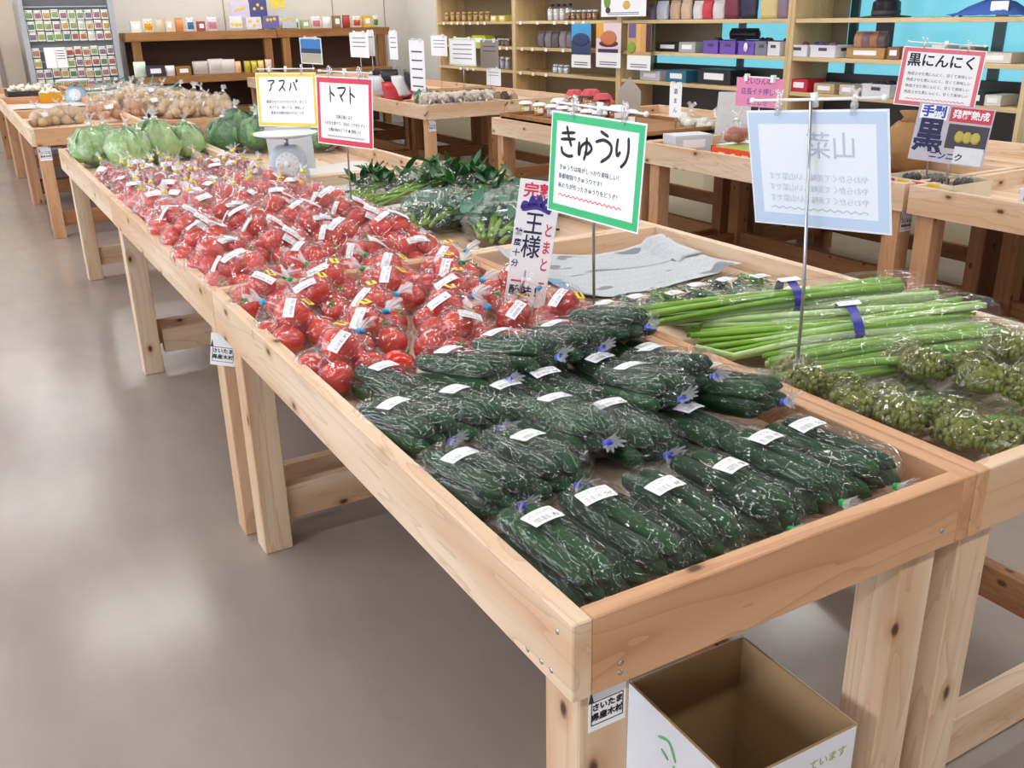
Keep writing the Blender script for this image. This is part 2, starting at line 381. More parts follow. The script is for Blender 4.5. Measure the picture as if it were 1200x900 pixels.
# ------------------------------------------------------------------ the room
def struct(name, c, d, mat):
    o = link(name, None, None)
    me = MB().box((0, 0, 0), d).mesh(name, mat, False); o2 = bpy.data.objects.new(name, me)
    bpy.data.objects.remove(o); COL.objects.link(o2); o2.name = name; o2.location = c; o2['kind'] = 'structure'; return o2
XL, XR, YN, YB, ZC = -4.0, 5.72, -4.0, 13.1, 2.8
struct('floor', ((XL+XR)/2, (YN+YB)/2, -0.05), (XR-XL+.4, YB-YN+.4, 0.1), FLOOR)
struct('ceiling', ((XL+XR)/2, (YN+YB)/2, ZC+0.05), (XR-XL+.4, YB-YN+.4, 0.1), CEILM)
struct('wall_front', ((XL+XR)/2, YN-.06, ZC/2), (XR-XL+.4, 0.12, ZC), WALLM)  # unseen wall added behind the camera to darken faces turned its way
struct('wall_back', ((0.42+XR)/2+.1, YB+0.06, ZC/2), (XR-0.42+.2, 0.12, ZC), WALLM)
struct('wall_back', ((XL+0.42)/2, YB+0.02, ZC/2), (0.42-XL, 0.20, ZC), WALLB)
for x in (4.55, 3.0, 5.35): struct('trim_1', (x, YB-0.004, ZC/2), (0.012, 0.01, ZC), pm('seam', '#9a958e', .8))
struct('trim_2', (0.16, YB-0.09, 1.0), (0.05, 0.02, 2.0), pm('door_edge', '#8d8078', .6))
# right wall with a band of windows
WY0, WY1, WZ0, WZ1 = 2.2, 7.2, 0.98, 2.3
struct('wall_right', (XR+0.06, (YN+YB)/2, WZ0/2), (0.12, YB-YN, WZ0), WALLM)
struct('wall_right', (XR+0.06, (YN+YB)/2, (WZ1+ZC)/2), (0.12, YB-YN, ZC-WZ1), WALLM)
struct('wall_right', (XR+0.06, (WY1+YB)/2, (WZ0+WZ1)/2), (0.12, YB-WY1, WZ1-WZ0), WALLM)
struct('wall_right', (XR+0.06, (YN+WY0)/2, (WZ0+WZ1)/2), (0.12, WY0-YN, WZ1-WZ0), WALLM)
GLASSC = pm('daylit_frosted_pane', '#2f6f7a', 0.3, emit='#86e0f2', estr=0.80)
FRAME = pm('window_frame_grey', '#5d6c74', 0.5, 0.2)
for i in range(4):
    y0 = WY0+(WY1-WY0)*i/4; y1 = WY0+(WY1-WY0)*(i+1)/4
    wn = empty('window_%d' % (i+1), (XR+.05, (y0+y1)/2, WZ0)); wn['kind'] = 'structure'
    h = WZ1-WZ0; L = y1-y0
    MB().box((0, 0, h/2), (0.01, L-.06, h-.06)).build('pane', GLASSC, wn, False)
    for s in (-1, 1):
        MB().box((0, s*(L/2-.02), h/2), (0.05, 0.04, h)).build('window_frame', FRAME, wn, False)
        MB().box((0, 0, h/2+s*(h/2-.02)), (0.05, L-.081, 0.04)).build('window_frame', FRAME, wn, False)

# unseen left wall with open windows, added so daylight streaks the film
LZ0, LZ1, LY0, LY1 = 0.85, 2.25, -3.6, 12.6
struct('wall_left', (XL-.06, (YN+YB)/2, LZ0/2), (0.12, YB-YN, LZ0), WALLM)
struct('wall_left', (XL-.06, (YN+YB)/2, (LZ1+ZC)/2), (0.12, YB-YN, ZC-LZ1), WALLM)
struct('wall_left', (XL-.06, (LY1+YB)/2, (LZ0+LZ1)/2), (0.12, YB-LY1, LZ1-LZ0), WALLM)
struct('wall_left', (XL-.06, (YN+LY0)/2, (LZ0+LZ1)/2), (0.12, LY0-YN, LZ1-LZ0), WALLM)
for i in range(9):
    struct('trim_%d' % (i+3), (XL-.06, LY0+(LY1-LY0)*i/8, (LZ0+LZ1)/2), (.08, .07, LZ1-LZ0), FRAME)
pl = bpy.data.lights.new('window_portal', 'AREA'); pl.shape = 'RECTANGLE'; pl.size = LZ1-LZ0; pl.size_y = LY1-LY0; pl.cycles.is_portal = True
po = bpy.data.objects.new('window_portal', pl); COL.objects.link(po); po.location = (XL-.02, (LY0+LY1)/2, (LZ0+LZ1)/2); po.rotation_euler = (0, -PI/2, 0)
# ceiling lights
LAMPW = pm('lamp_housing', '#f2f2f2', 0.5)
TUBE = pm('lamp_tube', '#ffffff', 0.4, emit='#ffffff', estr=6.0)
for i, (x, y) in enumerate(LAMPS):
    t = tag(empty('ceiling_light', (x, y, ZC)), 'unseen white strip light fixed to the ceiling above the tables', 'lamp', 'ceiling strip lights')
    MB().box((0, 0, -0.03), (1.26, 0.16, 0.06)).build('housing', LAMPW, t, False)
    MB().box((0, 0, -0.075), (1.2, 0.09, 0.03)).build('tube', TUBE, t, False)
    ld = bpy.data.lights.new('strip_light', 'AREA'); ld.shape = 'RECTANGLE'; ld.size = 1.2; ld.size_y = 0.09; ld.energy = LAMP_POWER
    ld.color = (1.0, 0.97, 0.93)
    lo = bpy.data.objects.new('strip_light', ld); COL.objects.link(lo); lo.parent = t; lo.location = (0, 0, -0.095)

# ------------------------------------------------------------------ display tables
TW, TH, BT, BH, LG = 0.782, 0.80, 0.03, 0.12, 0.085
TZ = 0.737      # top of the tray floor
def plate(root, x, y, z, rot, s=1.0):
    """the white sticker on a leg"""
    p = link('timber_sticker', cbox(0.062*s, 0.001, 0.085*s, 0.0002).copy(), root, (x, y, z), rot); p.data.materials.append(PAPER)
    fr = MB()
    for (a, b_, c, d) in ((-.026, -.032, .052, .0012), (-.026, .006, .052, .0012)): fr.box((0, -.0008, (b_)*s), (c*s, .0006, d*s))
    for a in (-.026, .026): fr.box((a*s, -.0008, -.013*s), (.0012*s, .0006, .038*s))
    fr.build('frame_line', INK, p, False)
    tree = MB()
    for xx, zz in ((-.027, .006), (.024, .026)):
        tree.add([(xx*s-.0045, -.0011, zz*s), (xx*s+.0045, -.0011, zz*s), (xx*s, -.0011, zz*s+.02*s)], [(0, 1, 2)])
    tree.build('tree_mark', pm('dark_green_print', '#23402c', .7), p, False)
    text('さいたま', 0.013*s, INK, p, (0, -.001, -.004*s), (PI/2, 0, 0), bold=0.0003)
    text('県産木材', 0.013*s, INK, p, (0, -.001, -.020*s), (PI/2, 0, 0), bold=0.0003)
    return p
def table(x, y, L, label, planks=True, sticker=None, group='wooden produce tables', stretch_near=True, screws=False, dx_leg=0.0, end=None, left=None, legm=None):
    end = end or CEDAR; left = left or CEDAR; legm = legm or CEDAR; low = CEDAR_DARK if legm is not CEDAR else CEDAR
    t = tag(empty('display_table', (x, y, 0)), label, 'table', group)
    zc = TH-BH/2
    board('side_board', (BT, L, BH), (BT/2, L/2, zc), t, left, 'Y')
    board('side_board', (BT, L, BH), (TW-BT/2, L/2, zc), t, end, 'Y')
    for yy in (BT/2, L-BT/2): board('end_board', (TW-2*BT, BT, BH), (TW/2, yy+(.0005 if yy < 1 else -.0005), zc), t, end, 'X')
    hl = TH-.012
    for xx in (BT+LG/2, TW-BT-LG/2):
        for yy in (BT+LG/2, L-BT-LG/2):
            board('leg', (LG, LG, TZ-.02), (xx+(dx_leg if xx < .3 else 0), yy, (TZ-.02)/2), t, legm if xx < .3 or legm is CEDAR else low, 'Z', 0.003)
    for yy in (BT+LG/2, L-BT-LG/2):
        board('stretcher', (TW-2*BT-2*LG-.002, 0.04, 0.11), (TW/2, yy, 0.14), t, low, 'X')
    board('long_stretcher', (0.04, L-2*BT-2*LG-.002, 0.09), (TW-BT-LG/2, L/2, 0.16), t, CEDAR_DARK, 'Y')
    n = 6; wv = (TW-2*BT)/n
    for i in range(n):
        board('tray_plank', (wv-.002, L-2*BT-.002, 0.018), (BT+wv*(i+.5), L/2, TZ-.009-(i % 2)*.0008), t, CEDAR, 'Y', 0.001)
    if screws:
        for (sx, sz) in ((.075, .715), (.075, .70), (TW-.07, .715)):
            MB().lathe([(.004, -.0015), (.004, .0005), (.0015, .0008)], n=8).build('screw', METAL, t, True, (sx, -.0002, sz)).rotation_euler = (PI/2, 0, 0)
        for (sy, sz) in ((.035, .77), (.05, .70), (.11, .695), (.075, .698)):
            MB().lathe([(.004, -.0015), (.004, .0005), (.0015, .0008)], n=8).build('screw', METAL, t, True, (-.0002, sy, sz)).rotation_euler = (0, -PI/2, 0)
    if sticker: sticker(t)
    return t
LA = 1.82
table(0, 0, LA, 'long wooden tray table in front holding the cucumber bags and ripe tomatoes', screws=True, end=CEDAR_RED, sticker=lambda t: plate(t, BT+.046, BT-.001, .634, (0, 0, 0)))
table(-.002, LA, LA, 'wooden tray table behind the cucumber table, full of bagged red tomatoes', dx_leg=-.018, sticker=lambda t: plate(t, .018, .03-.0015, .615, (0, .16, -.5), 1.15))
table(0, 2*LA, 1.97, 'wooden tray table with bagged cabbages at its far end')
table(TW+.003, 0, LA, 'wooden tray table at right holding long green stalks and newspaper', left=CEDAR_RED)
table(TW+.003, LA, LA, 'wooden tray table holding bagged leafy greens beside the tomatoes')
table(TW+.003, 2*LA, 1.97, 'wooden tray table with bagged green lettuces behind the kitchen scale')
DY = 6.93
for i, (lab, lab2) in enumerate((('wooden tray table with potato bags beyond the cabbages', 'wooden tray table with heaped onion bags beyond the lettuces'),
                                 ('wooden tray table with the blue scale and paper far left', 'wooden tray table with bundled leeks far left'),
                                 ('wooden tray table farthest along the left aisle', 'wooden tray table in front of the seed packet rack'))):
    table(-.05, DY+i*1.835, LA, lab, end=CEDAR_RED, legm=CEDAR_RED, sticker=(lambda t: plate(t, BT+.046, BT-.001, .63, (0, 0, 0), 1.3)) if i == 0 else None)
    table(-.05+TW+.003, DY+i*1.835, LA, lab2, end=CEDAR_RED, legm=CEDAR_RED)
for (x, y, lab, lab2) in ((2.93, 0.02, 'wooden tray table at the far right holding the white basket', 'wooden tray table behind the white basket at the far right'),
                          (2.94, 1.87, 'wooden tray table across the aisle holding the orange box', 'wooden tray table behind the orange box below the shelves'),
                          (2.94, 3.70, 'wooden tray table with honey jars behind the green sign', 'wooden tray table with tall jars in front of the shelves'),
                          (2.98, 6.76, 'wooden tray table with mushrooms across the aisle', 'wooden tray table beyond the mushrooms with card signs'),
                          (2.98, 8.595, 'wooden tray table with red packets behind the tomato sign', 'wooden tray table behind the red packets'),
                          (2.98, 10.43, 'farthest wooden tray table before the brown stand', 'farthest wooden tray table beside the end of the shelf wall')):
    table(x, y, LA, lab, legm=CEDAR_RED, sticker=(lambda t: plate(t, BT+.046, BT-.001, .63, (0, 0, 0), 1.15)) if 6.7 < y < 6.8 or y < 1.9 and y > 1 else None)
    table(x+TW+.003, y, LA, lab2, legm=CEDAR_DARK)

# ------------------------------------------------------------------ shelf wall on the right
SX, SD = 5.2, 0.42
SHZ = (0.35, 0.60, 0.905, 1.163, 1.437, 1.76, 2.1)
SBAYS = [(2.84, 4.83), (4.83, 7.05), (7.05, 9.06), (9.06, 11.05)]
for i, (y0, y1) in enumerate(SBAYS):
    lab = ['pale wood shelf unit at the right end before the blue windows', 'pale wood shelf unit holding purple baskets',
           'pale wood shelf unit with jars behind the posters', 'pale wood shelf unit at the far left end'][i]
    t = tag(empty('shelf_unit', (SX, y0, 0)), lab, 'shelf', 'wall shelf units')
    L = y1-y0
    for yy in (0.018, L-.018): board('upright', (SD, 0.034, 2.3), (SD/2, yy, 1.15), t, PINE, 'Z')
    for z in SHZ[1:]: board('shelf_board', (SD-.01, L-.075, 0.03), (SD/2+.006, L/2, z-.015), t, PINE, 'Y')
    board('base_panel', (0.025, L-.01, 0.57), (-.22, L/2, .285), t, CREAM, 'Y')
    board('base_top', (0.24, L-.01, 0.025), (-.115, L/2, .5825), t, PINE, 'Y')
    if i >= 1:
        bp_h = 1.7 if i > 1 else .44
        board('back_panel', (0.012, L-.075, bp_h), (SD-.01, L/2, .6+bp_h/2), t, pm('shelf_back', '#8a7a62' if i < 3 else '#7d7060', .7) if i > 1 else DARKM, 'Y')
        if i == 1: board('back_panel', (0.012, 0.95, 1.1), (SD-.01, L-.52, 1.72), t, pm('shelf_back', '#8a7a62', .7), 'Y')
    else:
        board('back_panel', (0.012, L-.075, .43), (SD-.01, L/2, .6+.215), t, DARKM, 'Y')
        board('back_panel', (0.012, 0.16, 1.1), (SD-.01, L-.12, 1.66), t, pm('shelf_back', '#8a7a62', .7), 'Y')
        board('back_panel', (0.012, 0.16, 1.1), (SD-.01, L-.55, 1.66), t, DARKM, 'Y')

# brown two tier stand against the back wall
for k, (x0, x1, lab) in enumerate(((1.60, 3.53, 'brown two tier wooden stand at the back, left unit'), (3.54, 5.18, 'brown two tier wooden stand at the back, right unit'))):
    t = tag(empty('tier_stand', (x0, 12.55, 0)), lab, 'stand', 'brown wooden stands'); L = x1-x0
    board('top_board', (L, .5, .10), (L/2, .25, 1.325), t, BROWN, 'X')
    board('lower_shelf', (L-.08, .62, .09), (L/2, .19, .80), t, BROWN, 'X')
    for xx in (.12, L-.12):
        board('post', (.10, .09, .43), (xx, .06, 1.06), t, BROWN, 'Z')
        board('post', (.10, .09, .755), (xx, .0, .3775), t, BROWN, 'Z')
    board('back_panel', (L-.1, .02, 1.2), (L/2, .48, .66), t, pm('dark_brown_panel', '#4a2f22', .7, var=.1), 'X')
board('brown_carton', (.62, .3, .42), (3.0, 12.62, .211), None, pm('cardboard_brown', '#a47a4a', .7, var=.06), 'X')
tag(bpy.data.objects['brown_carton'], 'plain brown carton on the floor under the brown stand', 'box')
# ------------------------------------------------------------------ bagged produce
FILM = film('clear_film', 0.015, 0.7, (9, 9, 9), 0.12, 0.055, 0.4, 0.012)
FILMTOM = film('clear_film_tomato', 0.03, 0.8, (9, 9, 9), 0.12, 0.08, 0.45, 0.012)
FILMC = film('clear_film_cucumber', 0.004, 0.75, (24, 4.5, 16), 0.11, 0.07, 0.50, 0.012)
FILMH = film('milky_film', 0.08, 0.8, (10, 10, 10), 0.12, 0.09, 0.45, 0.012)
FILMT = film('crumpled_bag_end', 0.30, 1.0, (30, 30, 30), 0.12, 0.15, 0.45, 0.01)
def ridged(p, o):
    return 1-2*abs(noise.noise(p+Vector((o, o*.7, 0))))
LABEL = printed('price_label', '#f4f5fa')
def tomato_mat(name, c1, c2):
    m, n, l, b = nt(name)
    oi = n.new('ShaderNodeObjectInfo'); tc = n.new('ShaderNodeTexCoord')
    no = n.new('ShaderNodeTexNoise'); no.inputs['Scale'].default_value = 12; l.new(tc.outputs['Object'], no.inputs['Vector'])
    f = math_node(n, l, 'ADD', math_node(n, l, 'MULTIPLY', oi.outputs['Random'], 0.6), math_node(n, l, 'MULTIPLY', no.outputs['Fac'], 0.5))
    l.new(mixc(n, l, f, srgb(c1), srgb(c2)), b.inputs['Base Color'])
    b.inputs['Roughness'].default_value = 0.22; b.inputs['Subsurface Weight'].default_value = 0.0; b.inputs['Coat Weight'].default_value = 0.3
    return m
TOM = tomato_mat('tomato_skin', '#b81a10', '#dd3a26')
TOMD = tomato_mat('tomato_skin_dark', '#8f1a16', '#c03428')
CALYX = pm('tomato_calyx', '#4f7a2c', 0.6)
TIES = {'blue': pm('blue_tape', '#2aa0dc', .35), 'green': pm('green_tape', '#17964e', .35), 'yellow': pm('yellow_tape', '#ecd84a', .35),
        'navy': pm('deep_blue_tape', '#2f45d8', .35), 'leaf': pm('bright_green_tape', '#1fb548', .35), 'white': pm('white_tape', '#eef0f6', .4), 'purple': pm('purple_tape', '#463a9a', .35)}
YSTK = pm('yellow_sticker', '#f2d21c', .4)

def exit_r(c, d, spheres):
    best = 0.0
    for (s, r) in spheres:
        oc = c-s; b_ = oc.dot(d); q = b_*b_-(oc.dot(oc)-r*r)
        if q > 0: best = max(best, -b_+math.sqrt(q))
    return best
def bag_mesh(name, spheres, axis, seed, mat, tail=0.06, tail_r=0.03, nu=44, nv=26, pad=0.005, floor=0.0, wr=0.0035, ruff=7, tie_at=None, neck=0.62):
    """plastic bag round the given spheres, gathered at a tie in direction axis, with a ruffled tail. Returns mesh, tie point, axis, surface function"""
    rnd = random.Random(seed); axis = Vector(axis).normalized()
    c = sum((s for s, r in spheres), Vector())/len(spheres)
    a = Vector((0, 0, 1)) if abs(axis.z) < .9 else Vector((1, 0, 0)); x = axis.cross(a).normalized(); y = axis.cross(x)
    th = [neck+(PI-neck)*i/nv for i in range(nv+1)]
    Rr = np.zeros((nv+1, nu))
    def dirv(t, p): return math.cos(t)*axis+math.sin(t)*(math.cos(p)*x+math.sin(p)*y)
    for i, t in enumerate(th):
        for j in range(nu): Rr[i, j] = exit_r(c, dirv(t, 2*PI*j/nu), spheres)
    base = Rr.copy()
    for _ in range(5):
        S = (np.roll(Rr, 1, 1)+np.roll(Rr, -1, 1)+np.vstack([Rr[:1], Rr[:-1]])+np.vstack([Rr[1:], Rr[-1:]]))/4
        Rr = np.maximum(S, base)
    Rr = Rr+pad
    tie = tie_at or (c+axis*(max(exit_r(c, axis, spheres), .02)+0.035))
    rows = []
    o = rnd.random()*40
    # tail
    for k in range(4, 0, -1):
        f = k/4; row = []
        for j in range(nu):
            p = 2*PI*j/nu
            q = tail_r*f**0.8*(0.55+0.75*abs(math.sin(p*ruff/2+o))*f)+0.004
            lf = tail*f*(1+.25*math.sin(2*p+o))
            row.append(tie+axis*lf+(math.cos(p)*x+math.sin(p)*y*0.6)*q+Vector((0, 0, -0.25*tail*f*f)))
        rows.append(row)
    rows.append([tie+(math.cos(2*PI*j/nu)*x+math.sin(2*PI*j/nu)*y)*0.005 for j in range(nu)])
    first = [c+dirv(th[0], 2*PI*j/nu)*Rr[0, j] for j in range(nu)]
    for k in (1, 2):
        f = (k/3)**1.2
        rows.append([tie.lerp(first[j], f)+(first[j]-c).normalized()*0.004*math.sin(ruff*2*PI*j/nu+o) for j in range(nu)])
    for i, t in enumerate(th):
        row = []
        for j in range(nu):
            d = dirv(t, 2*PI*j/nu); p = c+d*Rr[i, j]
            p += d*wr*(.8*noise.noise((p*38)+Vector((o, 0, 0)))+1.0*ridged(p*24, o)+.5*ridged(p*52, o+3)) + d*wr*.7*math.sin(ruff*2*2*PI*j/nu+o)*max(0, 1-(i/nv)*2)
            if p.z < floor: p.z = floor+.0005
            row.append(p)
        rows.append(row)
    for row in rows:
        for p in row:
            if p.z < floor: p.z = floor+.0004
    mb = MB().grid(rows, True)
    o4 = 4*nu
    me = mb.mesh(name, mat); me.materials.append(FILMT)
    for poly in me.polygons:
        if all(v < o4+nu for v in poly.vertices): poly.material_index = 1
    def surf(d):
        d = Vector(d).normalized(); r = exit_r(c, d, spheres)
        # padded, smoothed radius from the grid
        t = d.angle(axis); i = int(round((t-neck)/(PI-neck)*nv)); i = min(max(i, 0), nv)
        p = math.atan2(d.dot(y), d.dot(x)) % (2*PI); j = int(round(p/(2*PI)*nu)) % nu
        return c+d*(max(Rr[i, j], r)+.004)
    return me, tie, axis, surf, c
def label_on(surf, d, up, w_, h_, name='label', mat=None, nu=5, nv=4):
    """a paper label lying on a bag's surface"""
    d = Vector(d).normalized(); x = Vector(up).cross(d).normalized(); y = d.cross(x)
    p0 = surf(d)
    c = p0-d*0.055
    P = []; uvs = []
    for i in range(nv):
        row = []
        for j in range(nu):
            u, v = j/(nu-1)-.5, i/(nv-1)-.5
            q = p0+x*u*w_+y*v*h_
            row.append(q-d*((u*w_)**2*3.0+(v*h_)**2*2.0))
            uvs.append((j/(nu-1), i/(nv-1)))
        P.append(row)
    mb = MB().grid(P)
    back = [[q-d*.0006 for q in row] for row in P]
    o = len(mb.v)
    mb.grid([list(reversed(r)) for r in back]); uvs = uvs+[(1-u, v) for u, v in uvs]
    return mb.mesh(name, mat or LABEL, True, uvs)
def tie_mesh(p, ax, col, r=0.008, h=0.012):
    ax = Vector(ax)
    mb = MB().tube([p-ax*h/2, p-ax*h*.2, p+ax*h*.2, p+ax*h/2], [r*.8, r, r, r*.8], 8)
    s = ax.cross(Vector((.3, .2, 1))).normalized()
    mb.box(p+s*r*1.5, (r*1.8, r*.5, h*.9), Vector((1, 0, 0)).rotation_difference(s).to_matrix())
    return mb.mesh('tie', TIES[col])

def tomato_mesh(r, seed, mat):
    rnd = random.Random(seed); rows = []
    for i in range(9):
        t = PI*i/8; q = max(.004, math.sin(t)); z = -math.cos(t)*.86
        if i == 8: z -= .10
        if i == 7: z += .01
        rows.append([(r*q*math.cos(2*PI*k/14)*(1+.035*math.sin(5*2*PI*k/14)*q), r*q*math.sin(2*PI*k/14)*(1+.035*math.sin(5*2*PI*k/14)*q), r*z) for k in range(14)])
    return MB().grid(rows, True, True, True).mesh('tomato', mat)
def calyx_mesh(r):
    mb = MB()
    for k in range(5):
        a = 2*PI*k/5; d = Vector((math.cos(a), math.sin(a), 0)); s = Vector((-d.y, d.x, 0))
        z = r*.80
        mb.add([(0, 0, z), tuple(d*r*.25+s*r*.09+Vector((0, 0, z+r*.05))), tuple(d*r*.55+Vector((0, 0, z+r*.02))), tuple(d*r*.25-s*r*.09+Vector((0, 0, z+r*.05)))], [(0, 1, 2, 3)])
    mb.tube([(0, 0, z-.002), (.002, 0, z+r*.28)], [.0025, .002], 5)
    return mb.mesh('calyx', CALYX)
TOMR = 0.036
TOMESH = [tomato_mesh(TOMR, i, TOM) for i in range(2)]; TOMESHD = [tomato_mesh(TOMR, i, TOMD) for i in range(2)]
CALM = calyx_mesh(TOMR)
PROTO = {}
def tomato_bag(variant, tiecol, style, dark=False):
    """style 'sale': yellow round sticker and side tie; 'strip': long strip label; returns the root"""
    rnd = random.Random(variant*7+3)
    root = empty('tomato_bag')
    sc = 1.0
    if style == 'big':   sc = 1.16; lay = [(-.048, -.040, .041), (.046, -.045, .041), (-.042, .046, .041), (.048, .042, .042), (.0, .002, .092)]
    elif style == 'six': lay = [(-.072, -.034, .034), (0, -.036, .034), (.070, -.033, .034), (-.070, .036, .034), (.002, .036, .034), (.072, .036, .034), (-.03, .0, .080), (.038, .0, .078)]
    else:                lay = [(-.036, -.034, .032), (.034, -.036, .032), (-.034, .034, .032), (.036, .036, .032), (.0, 0, .074)]
    sph = []
    for (a, b_, c_) in lay:
        s = sc*(1+rnd.uniform(-.06, .08)); p = Vector((a+rnd.uniform(-.004, .004), b_+rnd.uniform(-.004, .004), c_+.002))
        t = link('tomato', rnd.choice(TOMESHD if dark else TOMESH), root, p, (rnd.uniform(-.9, .9), rnd.uniform(-.9, .9), rnd.uniform(0, 6)), (s, s, s))
        if rnd.random() < .35: link('calyx', CALM, t)
        sph.append((p, TOMR*s*1.02))
    ax = {'big': (rnd.choice((-.5, .8)), .25, .62), 'six': (rnd.uniform(-.3, .6), .75, .55), 'small': (rnd.uniform(-.5, .5), rnd.uniform(.1, .6), .9)}[style]
    me, tie, axis, surf, c = bag_mesh('bag', sph, ax, variant, FILMTOM if style != 'small' else FILMH, tail={'big': .045, 'six': .030, 'small': .036}[style], tail_r={'big': .018, 'six': .013, 'small': .014}[style])
    link('bag', me, root)
    link('tie', tie_mesh(tie, axis, tiecol), root)
    ang = rnd.uniform(-1.2, -.3)
    if style == 'big':
        l1 = label_on(surf, (rnd.uniform(-.5, .1), rnd.uniform(-.6, -.2), .8), (rnd.uniform(-.8, .8), .7, 0), .062, .026); link('label', l1, root)
        d = Vector((rnd.uniform(-.1, .4), rnd.uniform(-.4, .3), .9))
        y1 = label_on(surf, d, (1, .3, 0), .028, .024, 'sticker', YSTK); so = link('sticker', y1, root)
        y2 = label_on(lambda dd: surf(dd)+d.normalized()*.0012, d, (1, .3, 0), .018, .005, 'print', INK, 3, 2); link('print', y2, so)
    elif style == 'six':
        l1 = label_on(surf, (rnd.uniform(-.5, .5), rnd.uniform(-.6, .2), .8), (rnd.uniform(-.3, .3), 1, 0), .075, .028); link('label', l1, root)
        l1 = label_on(surf, (rnd.uniform(-.9, .9), rnd.uniform(-.6, -.1), .6), (rnd.uniform(-.6, .6), 1, 0), .05, .024); link('label', l1, root)
    else:
        l1 = label_on(surf, (rnd.uniform(-.6, .2), rnd.uniform(-.7, -.1), .7), (rnd.uniform(-1, 1), .8, 0), .055, .026); link('label', l1, root)
    return root
NPROTO = {}
def place_proto(key, maker, loc, rz, label, cat, group, tilt=(0, 0), s=1.0):
    """first use moves the first built one, later uses copy it with its parts"""
    if key not in NPROTO:
        NPROTO[key] = maker(); o = NPROTO[key]
    else: o = copy_tree(NPROTO[key])
    o.location = loc; o.rotation_euler = (tilt[0], tilt[1], rz); o.scale = (s, s, s)
    tag(o, label, cat, group); return o
ORD = ['first', 'second', 'third', 'fourth', 'fifth', 'sixth', 'seventh', 'eighth', 'ninth', 'tenth', 'eleventh', 'twelfth', 'thirteenth']
R_ = random.Random(5)
# front table: ripe tomatoes with yellow stickers, behind the cucumbers
A0ROWS = [(1.075, [.105, .385, .545, .695]), (1.235, [.225, .44]), (1.375, [.10, .31, .535, .70]), (1.545, [.20, .41, .61]), (1.69, [.10, .295, .49, .685])]
for r, (yy, xs) in enumerate(A0ROWS):
    for k, xx in enumerate(xs):
        v = (r*3+k*2) % 5; tc = 'green' if r >= 3 and k < 3 else 'blue'
        place_proto(('big', v, tc), lambda v=v, tc=tc: tomato_bag(v, tc, 'big'), (xx+R_.uniform(-.008, .008), yy+R_.uniform(-.01, .01), TZ+.001), R_.uniform(-.5, .5),
                    'bag of red tomatoes with yellow sticker, %s row behind the cucumbers, %s from the left' % (ORD[r], ORD[k]), 'tomatoes', 'tomato bags on the front table', s=.98)
# one loose tomato bag end
t = tag(link('tomato', TOMESH[0], None, (.215, 1.02, TZ+.042), (.5, .4, 1), (1.2, 1.2, 1.2)), 'single loose red tomato between the cucumber bags and the tomato bags', 'tomato')
link('calyx', CALM, t)
# second table: strip labelled bags
rows = 9
for r in range(rows):
    yy = LA+.10+r*.20
    n = 4 if r < 5 else 5
    for k in range(n):
        if r < 5: style, v, xx = 'six', (r+k*2) % 5, .115+k*.185
        else: style, v, xx = 'small', (r*2+k) % 5, .095+k*.148
        tc = 'white' if r < 5 else 'yellow'
        z = TZ+.001+(.03 if 1 <= r <= 6 else .012)
        place_proto((style, v, tc), lambda v=v, tc=tc, style=style: tomato_bag(v+20, tc, style), (xx+R_.uniform(-.008, .008), yy+R_.uniform(-.015, .015), z), R_.uniform(-.35, .35) if style == 'six' else R_.uniform(-3, 3),
                    'tomato bag on the second table, %s row from the front, %s from left' % (ORD[r], ORD[k]), 'tomatoes', 'tomato bags on the second table', tilt=(R_.uniform(-.12, .12), R_.uniform(-.1, .1)), s=1.0 if style == 'six' else 1.05)
# third table: smaller tomatoes then cabbages
for r in range(4):
    yy = 2*LA+.13+r*.17
    for k in range(5):
        v = (r+k*3) % 5
        place_proto(('small', v, 'yd'), lambda v=v: tomato_bag(v+40, 'yellow', 'small', True), (.10+k*.148+R_.uniform(-.01, .01), yy+R_.uniform(-.01, .01), TZ+.012), R_.uniform(-3, 3),
                    'bag of small dark tomatoes in front of the cabbages, %s row, %s from the left' % (ORD[r], ORD[k]), 'tomatoes', 'tomato bags in front of the cabbages', s=1.0)

# ------------------------------------------------------------------ cucumbers
def cuc_mat():
    m, n, l, b = nt('cucumber_skin')
    tc = n.new('ShaderNodeTexCoord'); oi = n.new('ShaderNodeObjectInfo')
    mp = n.new('ShaderNodeMapping'); mp.inputs['Scale'].default_value = (30, 2, 30); l.new(tc.outputs['Object'], mp.inputs[0])
    no = n.new('ShaderNodeTexNoise'); no.inputs['Scale'].default_value = 1.2; no.inputs['Detail'].default_value = 3; l.new(mp.outputs[0], no.inputs['Vector'])
    c0 = mixc(n, l, math_node(n, l, 'MULTIPLY', oi.outputs['Random'], .55), srgb('#0c2a15'), srgb('#1f5f24'))
    col = mixc(n, l, math_node(n, l, 'MULTIPLY', no.outputs['Fac'], .5), c0, srgb('#092012'))
    l.new(col, b.inputs['Base Color']); b.inputs['Roughness'].default_value = 0.5; b.inputs['Specular IOR Level'].default_value = .25
    vo = n.new('ShaderNodeTexVoronoi'); vo.inputs['Scale'].default_value = 110; l.new(tc.outputs['Object'], vo.inputs['Vector'])
    bp = n.new('ShaderNodeBump'); bp.inputs['Strength'].default_value = .12; bp.inputs['Distance'].default_value = .002; bp.invert = True
    l.new(vo.outputs['Distance'], bp.inputs['Height']); l.new(bp.outputs[0], b.inputs['Normal'])
    return m
CUC = cuc_mat()
